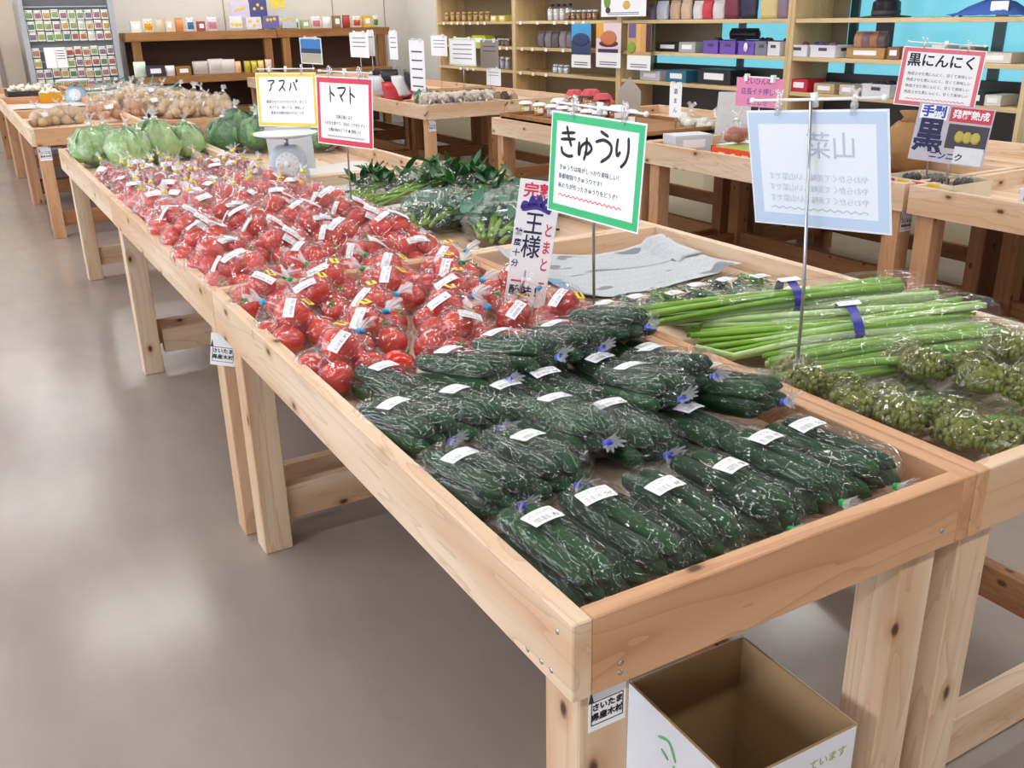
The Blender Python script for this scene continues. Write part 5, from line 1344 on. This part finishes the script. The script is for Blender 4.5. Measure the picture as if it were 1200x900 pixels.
for k, (px, w_, h_, c, lab) in enumerate(((764, .09, .12, '#7a6a8e', 'small purple packet at the left end of the top shelf'), (776, .16, .15, '#c2c8dc', 'white and blue packet on the top shelf'), (791, .13, .15, '#c9ab94', 'beige packet on the top shelf, left of two'), (804, .13, .15, '#d2b8a0', 'beige packet on the top shelf, right of two'),
        (818, .12, .14, '#dcd8dc', 'white packet on the top shelf beside the red one'), (829, .12, .16, '#c83a4a', 'red printed packet on the top shelf'), (842, .14, .14, '#d8d2d6', 'white packet with red edge on the top shelf'), (857, .17, .30, '#7a2f44', 'tall maroon bag on the top shelf'), (877, .18, .30, '#2c2a48', 'tall dark blue patterned bag on the top shelf'), (901, .19, .26, '#d8c58c', 'tall cream bag on the top shelf'), (918, .12, .24, '#8a7a90', 'purple grey bag beside the shelf upright'))):
    shelf_pouch(px, 16, Z1, w_, h_, colm(c), lab)
PUR = pm('purple_plastic', '#6f4fb4', .45); GRYP = pm('grey_plastic', '#7d8092', .5); WPL = pm('white_basket_plastic', '#dfe0ea', .45); BEI = pm('beige_plastic', '#c9b698', .5)
for (px, m, lab, ov) in ((844, PUR, 'purple basket on the second shelf, left of three', None), (864, PUR, 'purple basket on the second shelf, middle of three', None), (886, PUR, 'purple basket with a white oval tag on the second shelf', WHITEP), (904, GRYP, 'grey basket on the second shelf', None), (918, WPL, 'small white basket beside the shelf upright', None)):
    basket((SX+.14, shy(px, 56), Z2), (.26, .185 if m is PUR else .14, .105), m, lab, 0, 'shelf baskets', [BLK, colm('#3a3a58')], ov)
box_item('gift_box', (SX+.14, shy(813, 55), Z2), (.22, .2, .085), colm('#a9a7ab'), 'grey box on the second shelf left of the purple baskets', 'box', None, SHROT)
box_item('gift_box', (SX+.20, shy(782, 52), Z2), (.34, .16, .075), BLK, 'long black box on the second shelf', 'box', None, SHROT)
t = pouch((SX+.26, shy(858, 44), Z2+.11), .34, .08, .12, BLK, 'black folded cloth bag lying over the purple baskets', 'bag', None, SHROT)
box_item('gift_box', (SX+.14, shy(769, 90), Z3), (.30, .2, .085), colm('#c2c2ca'), 'pale grey box on the third shelf', 'box', None, SHROT)
box_item('gift_box', (SX+.14, shy(800, 91), Z3), (.28, .2, .10), colm('#2f6a86'), 'teal blue box on the third shelf', 'box', None, SHROT)
box_item('gift_box', (SX+.20, shy(838, 94), Z3), (.42, .2, .12), BLK, 'black box behind the pink card', 'box', None, SHROT)
# right bay
t = tag(empty('straw_hat', (SX+.22, shy(1027, 15), Z1), (0, .0, 0)), 'round black hat on the top shelf against the blue window', 'hat')
MB().lathe([(.17, .0), (.175, .006), (.10, .014), (.095, .10), (.06, .13), (.001, .135)], n=24).build('crown', BLK, t); MB().lathe([(.10, .02), (.102, .045)], n=24, cap0=False, cap1=False).build('hat_band', DARKM, t)
t = tag(empty('folded_cloth', (SX+.16, shy(1160, 16), Z1), (0, 0, -PI/2)), 'blue folded cloth with a white tag on the top shelf', 'cloth')
rows = []
for i in range(13):
    row = []
    for j in range(13):
        u, v = i/12-.5, j/12-.5; row.append((u*.52, v*.26, .01+.10*math.cos(PI*u)*max(0, math.cos(PI*v))+.02*noise.noise(Vector((u*9, v*6, 3)))))
    rows.append(row)
MB().grid(rows).build('cloth', pm('blue_cloth', '#3558a8', .8), t); MB().box((.10, -.10, .06), (.12, .002, .06)).build('tag', PAPER, t, False)
MB().box((-.02, .02, .11), (.12, .08, .004)).build('patch', colm('#b9b2a8'), t, False)
for (px, m, wd, lab) in ((945, WPL, .20, 'white basket on the second shelf right of the upright'), (975, WPL, .24, 'white basket with dark grip hole on the second shelf'), ):
    basket((SX+.12, shy(px, 60), Z2), (.2, wd, .085), m, lab, 0, 'shelf baskets', [colm('#5a4a8a'), colm('#8a5a6a'), colm('#4a4a6a')])
box_item('gift_box', (SX+.14, shy(1020, 62), Z2), (.34, .16, .07), colm('#b08a50'), 'flat brown crate with pale slots on the second shelf', 'box', None, SHROT)
for k in range(4): shelf_pouch(1006+k*9, 52, Z2+.074, .08, .10, colm(['#b9906a', '#8a6a7a', '#a97a5a', '#6a5a5a'][k]), 'small figure packet standing on the brown crate, %s from the left' % ORD[k])
box_item('gift_box', (SX+.12, shy(1054, 66), Z2), (.10, .14, .08), colm('#8a5f3a'), 'small brown box right of the crate', 'box', None, SHROT)
for k in range(5): box_item('gift_box', (SX+.14, shy(1070+k*17, 66), Z2), (.11, .14, .075+.012*(k % 3)), colm(['#d8d4d0', '#b9c2c8', '#e2e0e4', '#9ab0b4', '#8a6a4a'][k]), '%s small box on the second shelf behind the garlic sign, %s from left' % (['white', 'grey', 'white', 'greenish', 'brown'][k], ORD[k]), 'box', None, SHROT)
box_item('gift_box', (SX+.12, shy(1171, 72), Z2), (.26, .16, .06), colm('#d8d0c8'), 'white tray box at the right end of the second shelf', 'box', None, SHROT)
for (px, c, wd, h_, lab) in ((945, '#c01f36', .18, .09, 'bright red box on the third shelf'), (975, '#b9a27c', .20, .07, 'beige box on the third shelf beside the red one'), (1002, '#c8c0b8', .14, .07, 'pale box on the third shelf'), (1150, '#1c1a22', .2, .08, 'black box on the third shelf at the right'), (1175, '#d8d4d0', .12, .065, 'small white box at the right end of the third shelf')):
    box_item('gift_box', (SX+.12, shy(px, 104), Z3), (wd, .18, h_), colm(c), lab, 'box', None, SHROT)
basket((SX+.12, shy(1037, 107), Z3), (.2, .24, .09), WPL, 'white basket with dark contents on the third shelf', 0, 'shelf baskets', [BLK, colm('#3a2a3a'), BLK])
shelf_pouch(1128, 108, Z3, .16, .16, leaf_mat('dried_green', '#3a4a2a', '#6a7a4a'), 'dark green dried plant packet beside the pink bordered sign')
# price tags along the shelf edges
for (zz, pxs) in ((1.437, [520, 529, 536, 543, 551, 560, 568, 610, 630, 650, 664, 672, 684]), (1.163, [586, 594, 612, 624, 640, 660]), (.905, [540, 548, 555, 610, 625, 640])):
    py = {1.437: 24, 1.163: 53, .905: 82}[zz]
    for k, px in enumerate(pxs):
        y = pX(px, py, SX).y; o = link('price_tag', cbox(.002, .05, .032, .0003), None, (SX-.003, y, zz-.020)); o.data = BOXES.setdefault('ptag', cbox(.002, .05, .032, .0003).copy())
        if not o.data.materials: o.data.materials.append(PAPER)
        tag(o, 'white price tag on the %s shelf edge, %s from the left' % ({1.437: 'top', 1.163: 'second', .905: 'third'}[zz], ORD[k]), 'price tag', 'price tags')
# posters hanging in front of the shelves
def poster(px0, py0, px1, py1, parts, lab, X=SX-.05, bg=PAPER):
    a = pX(px0, py0, X); b_ = pX(px1, py1, X); w_ = abs(a.y-b_.y); h_ = abs(a.z-b_.z)
    o = card(None, ((X, (a.y+b_.y)/2, (a.z+b_.z)/2)), -90, 0, 0, w_, h_, bg, 'poster'); tag(o, lab, 'poster', 'posters in front of the shelves')
    for zi, (u0, v0, u1, v1, c, *rnd_) in enumerate(parts):
        if rnd_: MB().ball(((u0+u1)/2*w_-w_/2, (v0+v1)/2*h_-h_/2, .001+.0008*zi), ((u1-u0)/2*w_, (v1-v0)/2*h_, .0008), 14, 6).build('printed_shape', colm(c), o)
        else: MB().box(((u0+u1)/2*w_-w_/2, (v0+v1)/2*h_-h_/2, .001+.0008*zi), ((u1-u0)*w_, (v1-v0)*h_, .0008)).build('printed_field', colm(c), o, False)
    MB().box((0, -h_*.38, .0012), (w_*.7, h_*.02, .0006)).build('print_line', INKG, o, False); MB().box((0, -h_*.43, .0012), (w_*.7, h_*.02, .0006)).build('print_line', INKG, o, False)
    return o
poster(670, 28, 692, 80, [(0, .30, 1, 1, '#3f9fdc'), (0, .30, 1, .62, '#26406e'), (.05, .50, .95, .80, '#26406e', 1)], 'blue mountain poster hanging in front of the shelves')
poster(699, 27, 727, 80, [(0, .34, 1, 1, '#e6d2dc'), (.0, .66, .3, 1, '#e0a83a'), (.12, .46, .90, .62, '#5a2a2e', 1), (.18, .50, .84, .84, '#c97a50', 1), (.1, .34, .9, .42, '#3a2a58')], 'poster of a dark bowl of fried food hanging in front of the shelves')
poster(736, 28, 762, 83, [(0, .32, 1, 1, '#c9a070'), (.05, .70, .35, 1, '#6a5a8a'), (.40, .40, .56, 1, '#e0b46a'), (.62, .40, .76, 1, '#d8a45a'), (.80, .40, 1, 1, '#4a2434'), (.0, .36, .36, .62, '#86a83a', 1)], 'poster with bottles and a green fruit hanging in front of the shelves')
poster(705, -18, 757, 19, [(.06, .25, .22, .75, '#6f9a3a', 1), (.10, .10, .22, .30, '#3a3a3a', 1), (.50, .22, .66, .48, '#d8b45a', 1), (.55, .55, .60, .72, '#3f5a3a')], 'white poster with small fruit drawings above the others')

# ---- across the aisle: mushrooms, packets, signs
CY = 6.76
MUS = pm('mushroom_cap', '#cfc4b8', .6, var=.2, vscale=40); MUSW = pm('mushroom_stem', '#e6dfd2', .6)
CAPM = MB().lathe([(.004, -.004), (.018, 0), (.022, .006), (.016, .016), (.003, .020)], n=10).mesh('cap', MUS); STEMM = MB().lathe([(.006, -.03), (.007, 0)], n=7).mesh('stem', MUSW)
for k in range(9):
    t = tag(empty('mushroom_pack', (3.06+k*.074, CY+.12+.06*(k % 2), TZ+.002)), 'pack of brown and white mushrooms along the tray edge, %s from the left' % ORD[k], 'mushrooms', 'mushroom packs')
    rnd = random.Random(k)
    for q in range(10):
        m = link('mushroom', CAPM, t, (rnd.uniform(-.035, .035), rnd.uniform(-.05, .05), .075+rnd.uniform(0, .05)), (rnd.uniform(-.8, .8), rnd.uniform(-.8, .8), 0), (1.6, 1.6, 1.6)); link('stem', STEMM, m)
    MB().box((0, 0, .030), (.085, .13, .06)).build('pack_tray', pm('white_foam', '#dedde0', .5), t, False)
place_proto(('gb', 1), None, (3.28, 7.32, TZ+.01), -.5, 'bag of dark greens behind the tomato sign across the aisle', 'greens', 'bags of leafy greens', s=1.3)
place_proto(('gb', 0), None, (3.55, 7.30, TZ+.01), -.2, 'bag of greens beside the mushrooms across the aisle', 'greens', 'bags of leafy greens', s=1.1)
for k in range(10): pouch((3.12+.12*(k % 4), 7.72+.22*(k//4)+.02*k, TZ+.03+.05*(k % 3)), .17, .19, .09, pm('red_packet', '#b8262c', .4) if k % 3 == 0 else colm(['#dfe0e2', '#dfe0e2', '#2c2a30'][k % 3]), '%s packet in the heap behind the tomato sign, %s from the left' % (['red', 'white', 'black'][k % 3], ORD[k]), group='red and white packets', rz=k*.5, tilt=-.5)
for k in range(8): pouch((3.12+.12*(k % 4), 9.3+.42*(k//4), TZ+.004), .14, .13, .08, colm(['#5f8f5a', '#d8dcd6', '#4a7a52', '#e2e4e6', '#8aa07a', '#c9ccc6', '#3f6a48', '#d2d6d0'][k]), '%s packet on the table behind the red ones, %s along' % ('green' if k % 2 == 0 else 'white', ORD[k]), group='packets on the far aisle table', rz=k*.7)
t = tag(empty('green_tub', (3.45, 9.0, TZ+.002)), 'round green tub behind the tomato sign', 'tub'); MB().lathe([(.13, 0), (.15, .10), (.155, .11), (.14, .11), (.12, .02)], n=22).build('bowl', pm('green_tub_plastic', '#3fa05a', .4), t); MB().lathe([(.15, .105), (.15, .125), (.001, .13)], n=22).build('cover', pm('green_tub_lid', '#58b070', .4), t)
def small_sign(px0, py0, px1, py1, X, lab, bg=PAPER, bcol=None, lines=3, yaw=-85, base=TZ, typ=None):
    a = pX(px0, py0, X); b_ = pX(px1, py1, X); w_ = max(.05, abs(a.y-b_.y)); h_ = abs(a.z-b_.z); c = (a+b_)/2
    root = tag(empty('pole_sign', (X, c.y, base)), lab, 'sign', 'small card signs across the aisle')
    co = card(root, c, yaw, 0, 0, w_, h_, bg)
    if bcol is not None: border(co, w_, h_, .012, bcol, .002)
    for k in range(lines): MB().box((0, h_*.28-k*h_*.17, .0012), (w_*.7, h_*.028, .0006)).build('print_line', INKG, co, False)
    MB().tube([(.008, 0, 0), (.008, 0, c.z-base+h_*.4)], .004, 7).build('pole', METAL, root)
    MB().tube([Vector((.006, -w_*.4, c.z-base+h_*.52)), Vector((.006, w_*.4, c.z-base+h_*.52))], .004, 6).build('cross_bar', WHITEP, root)
    for q in (-.3, .3): MB().box((0, w_*q, c.z-base+h_*.50), (.02, .02, .035)).build('clip', WHITEP, root, False)
    return root, co
small_sign(480, 47, 498, 108, 3.25, 'tall narrow white card sign beside the mushrooms', lines=5)
small_sign(506, 42, 523, 66, 3.7, 'small white card on a pole behind the mushrooms, left')
r_, co = small_sign(528, 45, 556, 78, 3.6, 'white card with pale green border behind the mushrooms', bcol=pm('pale_green_border', '#cfe0c0', .6), lines=4)
small_sign(564, 47, 583, 80, 3.85, 'brown kraft card on a pole at the end of the tray', bg=pm('kraft_card', '#9a948e', .6), lines=2)
small_sign(571, 80, 586, 101, 3.86, 'white card hanging below the brown kraft card', lines=2)
r_, co = small_sign(353, 44, 376, 76, 3.2, 'blue sky landscape picture sign over the far table', lines=0)
small_sign(411, 38, 431, 68, 3.3, 'white card sign left of the thin strip sign')
small_sign(430, 37, 439, 66, 3.4, 'narrow white card turned edge-on beside another white card', lines=1)
small_sign(456, 37, 466, 70, 3.5, 'thin white strip sign over the red packets', lines=3)
cc = [c for c in r_.children if c.name.startswith('card')][0]; dx, dy = cc.dimensions[0], cc.dimensions[1]
MB().box((0, dy*.25, .0012), (dx*.92, dy*.42, .0006)).build('sky_print', colm('#3f86cf'), cc, False); MB().box((0, -.0, .0014), (dx*.92, dy*.18, .0006)).build('hill_print', colm('#2f4a6a'), cc, False); MB().box((0, -dy*.28, .0012), (dx*.92, dy*.36, .0006)).build('town_print', colm('#b9b8a8'), cc, False)
for k in range(6): pouch((3.85+.1*(k % 3), 7.1+.5*(k//3), TZ+.002), .12, .10, .08, colm(['#8a7a66', '#5a4a3e', '#a99a86'][k % 3]), 'dark dried food packet below the brown kraft card, %s along' % ORD[k], group='dried food packets', rz=k*.6)

# jars
HON = pm('honey', '#c99a1e', .25); AMB = pm('amber_pickle', '#a8622a', .3); WCL = pm('white_cloth', '#ecebf0', .7); RCL = pm('red_cloth', '#c8505a', .7)
tr = tag(empty('wooden_tray', (3.34, 4.62, TH+.001)), 'dark brown wooden tray under the honey jars', 'tray')
MB().box((0, 0, .006), (.74, 1.62, .012)).build('floor_panel', BROWN, tr, False)
for s in (-1, 1): MB().box((s*.364, 0, .018), (.012, 1.62, .036)).build('side_wall', BROWN, tr, False); MB().box((0, s*.804, .018), (.72, .012, .036)).build('side_wall', BROWN, tr, False)
JZ = TH+.0135
for k, px in enumerate((616, 632, 647, 660, 674, 688, 702)):
    p = pz(px, 133+k*2.2, JZ); jar((max(3.06, p.x), p.y, JZ), .040, .085, HON if k < 2 else colm('#b9b4b8'), WCL, 'small honey jar with white cloth cover behind the green sign, %s from left' % ORD[k], 'honey jars', True, PAPER)
for k, (px, py, r_, h_, lm) in enumerate(((655, 113, .05, .11, WCL), (673, 118, .05, .17, RCL), (692, 121, .055, .19, RCL), (710, 126, .05, .13, RCL), (706, 112, .05, .17, RCL), (722, 131, .05, .10, WCL), (738, 134, .045, .09, WCL))):
    p = pX(px, py, 3.36+.05*(k % 2)); jar((p.x, min(p.y, 5.36), JZ), r_, h_, AMB, lm, 'amber preserve jar with %s cloth cover, %s from the left' % ('red' if lm is RCL else 'white', ORD[k]), 'preserve jars', True, PAPER)
o = MB().add([(-.10, 0, 0), (.10, 0, 0), (.10, 0, .22), (0, 0, .32), (-.10, 0, .22), (-.10, .006, 0), (.10, .006, 0), (.10, .006, .22), (0, .006, .32), (-.10, .006, .22)], [(4, 3, 2, 1, 0), (5, 6, 7, 8, 9), (0, 1, 6, 5), (1, 2, 7, 6), (2, 3, 8, 7), (3, 4, 9, 8), (4, 0, 5, 9)]).build('house_card', pm('grey_card', '#a8a19a', .6), None, False)
p = pX(737, 122, 3.9); o.location = (3.9, p.y, TZ+.002); o.rotation_euler = (0, 0, -1.2); tag(o, 'grey house shaped card behind the jars', 'card')

# orange box, noodles, laptop-like panel on the next table
OY = 2.95
p = pX(762, 158, 3.1)
box_item('white_carton', (3.16, 3.56, TZ+.002), (.24, .16, .10), colm('#c9ced8'), 'white carton with blue writing beside the green sign', 'box', None, -.2)
tr = tag(empty('black_tray', (3.38, 3.20, TZ+.002), (0, 0, .1)), 'shallow black tray with white lining behind the orange box', 'tray')
MB().box((0, 0, .03), (.42, .34, .06)).build('tray_body', BLK, tr, False); MB().box((0, 0, .063), (.38, .30, .004)).build('lining', colm('#d2d6dc'), tr, False)
pn = tag(empty('tilted_panel', (3.55, 3.62, TZ+.002), (0, 0, -.9)), 'tilted grey display panel standing behind the green sign', 'panel')
MB().box((0, .03, .16), (.20, .012, .30), Matrix.Rotation(-.25, 3, 'X')).build('panel_face', colm('#b9b9bc'), pn, False); MB().box((0, .05, .006), (.22, .16, .012)).build('panel_base', pm('dark_green_base', '#2c4a34', .5), pn, False)
r_, co = small_sign(786, 99, 797, 138, 3.35, 'narrow white card with vertical black writing', lines=0)
for k, ch in enumerate('酒まん'): text(ch, .036, INK, co, (0, .055-.055*k, .0012))
for k, (px, py, c, lab) in enumerate(((812, 140, '#d9dad2', 'clear bag of white noodles, left of the pair'), (838, 135, '#d2d4c8', 'clear bag of white noodles, right of the pair'), (855, 140, '#b9b46a', 'clear bag of yellow green pods beside the pink card'), (866, 152, '#a8462e', 'small bag of red fruit on the orange box'))):
    p = pX(px, py+8, 3.62 if k < 3 else 3.2)
    rnd = random.Random(k); sp = []; root = tag(empty('filled_bag', (p.x, p.y, TZ+.002+(.09 if k == 3 else .03))), lab, 'bag', 'filled bags on the aisle table')
    for q in range(7):
        v = Vector((rnd.uniform(-.07, .07), rnd.uniform(-.07, .07), rnd.uniform(.03, .10)))*(1 if k < 3 else .6); sp.append((v, .04)); MB().ball(v, (.04, .034, .030), 9, 6).build('content_piece', colm(c), root)
    bm_, tie, ax, surf, c_ = bag_mesh('bag', sp, (.2, .2, 1), k+300, FILMH, nu=26, nv=14); link('bag', bm_, root); link('tie', tie_mesh(tie, ax, 'white'), root)
ob = tag(empty('orange_box', (3.14, 2.98, TZ+.002), (0, 0, .0)), 'flat open orange printed box at the tray edge', 'box')
ORG = pm('orange_card', '#e2481c', .45)
MB().box((0, 0, .004), (.24, .42, .008)).build('floor_panel', ORG, ob, False)
for s in (-1, 1): MB().box((s*.12, 0, .04), (.004, .42, .08)).build('side_wall', ORG, ob, False); MB().box((0, s*.21, .04), (.24, .004, .08)).build('side_wall', ORG, ob, False)
for q in range(4): MB().box((-.1225, -.14+q*.09, .042), (.001, .045 if q % 2 else .025, .03)).build('print_patch', colm('#f0e6d8'), ob, False)
MB().box((0, 0, .078), (.22, .40, .004)).build('green_liner', colm('#9aa84a'), ob, False)
r_, co = small_sign(866, 90, 914, 128, 3.05, 'pink handwritten card in a clear sleeve', bg=pm('pink_card', '#e58ab4', .5), lines=0)
for k, tx in enumerate(('せいひんの', '店長イチ押し', 'ときどき')): text(tx, .036, PURPI, co, (-.01, .052-.05*k, .0012))

# black garlic corner
w_, h_ = .33, .24
cp = pX(1100, 92, 3.12)
rt, co = pole_sign('white card with pink border about black garlic at the right', (cp.x+.012, cp.y, TZ), cp, -66, 2, -3.5, w_, h_, PINKB, bb=.016, group='card signs across the aisle')
text('黒にんにく', .056, INK, co, (0, .065, .001), bold=.0012)
for k in range(4): text('熟成させた黒にんにく、甘くて美味しい', .0145, INKG, co, (0, .012-.025*k, .001))
wavy(co, -.12, .12, -.090, 14, .0025, REDI)
cp2 = pX(1114, 158, 3.10)
gs = tag(empty('garlic_board', (3.10, cp2.y, TZ)), 'printed board with large black character and garlic picture', 'sign')
co = card(gs, cp2, -66, 6, -4, .30, .235, colm('#b9b6c6'), 'board')
MB().box((-.085, .083, .001), (.11, .058, .0006)).build('print_field', PAPER, co, False); text('手剥', .05, pm('blue_print', '#2f49b0', .6), co, (-.085, .083, .0016), bold=.002)
MB().box((.062, .083, .001), (.165, .058, .0006)).build('print_field', colm('#c8354a'), co, False); text('発酵熟成', .036, PAPER, co, (.062, .083, .0016), bold=.001)
text('黒', .12, NAVYI, co, (-.085, -.02, .0016), bold=.004, scale=(1.0, 1.2, 1)); text('ニンニク', .034, NAVYI, co, (.0, -.090, .0016), bold=.001)
MB().box((.065, -.005, .001), (.16, .10, .0006)).build('photo_field', colm('#3a3240'), co, False)
for q in range(3): MB().ball((.035+.032*q, -.005, .0016), (.020, .026, .001), 10, 5).build('garlic_print', colm('#b5a84a'), co)
MB().box((.085, -.078, .0016), (.115, .07, .0006)).build('note', colm('#d6dce4'), co, False)
MB().tube([(.02, 0, 0), (.015, 0, cp2.z-TZ)], .005, 7).build('stand_rod', METAL, gs)
gp = pX(1095, 200, 3.12)
gb = tag(empty('garlic_box', (3.14, gp.y, TZ+.002)), 'shallow box with red and yellow edge holding black garlic packs', 'box')
MB().box((0, 0, .004), (.26, .36, .008)).build('floor_panel', colm('#d8cdb8'), gb, False)
for s in (-1, 1): MB().box((s*.13, 0, .035), (.004, .36, .07)).build('side_wall', colm('#d8cdb8'), gb, False); MB().box((0, s*.18, .035), (.26, .004, .07)).build('side_wall', colm('#d8cdb8'), gb, False)
for q, c in enumerate(('#b8284a', '#e2b82a', '#c8405a', '#e2b82a')): MB().box((-.1325, .14-q*.075, .04), (.001, .06, .05)).build('colour_patch', colm(c), gb, False)
for q in range(4):
    pk = tag(empty('garlic_pack', (3.12+.06*(q % 2), gp.y+.11-q*.072, TZ+.012)), 'clear pack of black garlic in the shallow box, %s from the left' % ORD[q], 'garlic', 'black garlic packs')
    for e in range(4): MB().ball((.02*(-1)**e, .012*(1 if e < 2 else -1), .045), (.022, .018, .024), 8, 6).build('clove', BLK if e % 2 else colm('#5a4a44'), pk)
    MB().box((0, 0, .04), (.10, .064, .07)).build('pack_film', FILM, pk, False)
bp_ = pX(1063, 168, 3.55)
pb = tag(empty('paper_bundle', (3.55, bp_.y, TZ+.002)), 'round bundle in brown paper behind the white sign', 'bundle')
rows = []
for i in range(9):
    t_ = i/8; r0 = .13*math.sin(PI*(.18+.72*t_))**.7
    rows.append([(r0*(1+.07*math.sin(7*2*PI*j/24+i))*math.cos(2*PI*j/24), r0*(1+.07*math.sin(7*2*PI*j/24+i))*math.sin(2*PI*j/24), .24*t_) for j in range(24)])
MB().grid(rows, True, True, True).build('wrapping', pm('brown_paper', '#9a7448', .8, var=.15, vscale=20, bump=.4, bscale=30), pb); MB().lathe([(.05, .238), (.03, .26), (.055, .29)], n=12).build('gathered_top', pm('brown_paper', '#9a7448', .8), pb)
box_item('pale_blue_carton', (3.30, bp_.y-.02, TZ+.002), (.14, .1, .10), colm('#aebdd2'), 'pale blue carton in front of the brown paper bundle', 'box', None, -.8)
wb = pX(1175, 222, 3.16)
basket((3.22, 1.20, TZ+.002), (.32, .46, .09), WPL, 'white slotted plastic basket at the right edge of the picture', 0, None, [colm('#8a6a7a'), colm('#7a6a6a')])
for q in range(9): MB().box((3.22-.162, 1.40-q*.045, TZ+.06), (.002, .018, .02)).build('slot', DARKM, None, False)
bk = [o for o in bpy.data.objects if o.name.startswith('storage_basket') and abs(o.location.y-1.20) < .01][0]
for o in [o for o in bpy.data.objects if o.name.split('.')[0] == 'slot']: o.parent = bk; o.location = (0, 0, 0); o.data.transform(Matrix.Translation(-bk.location))
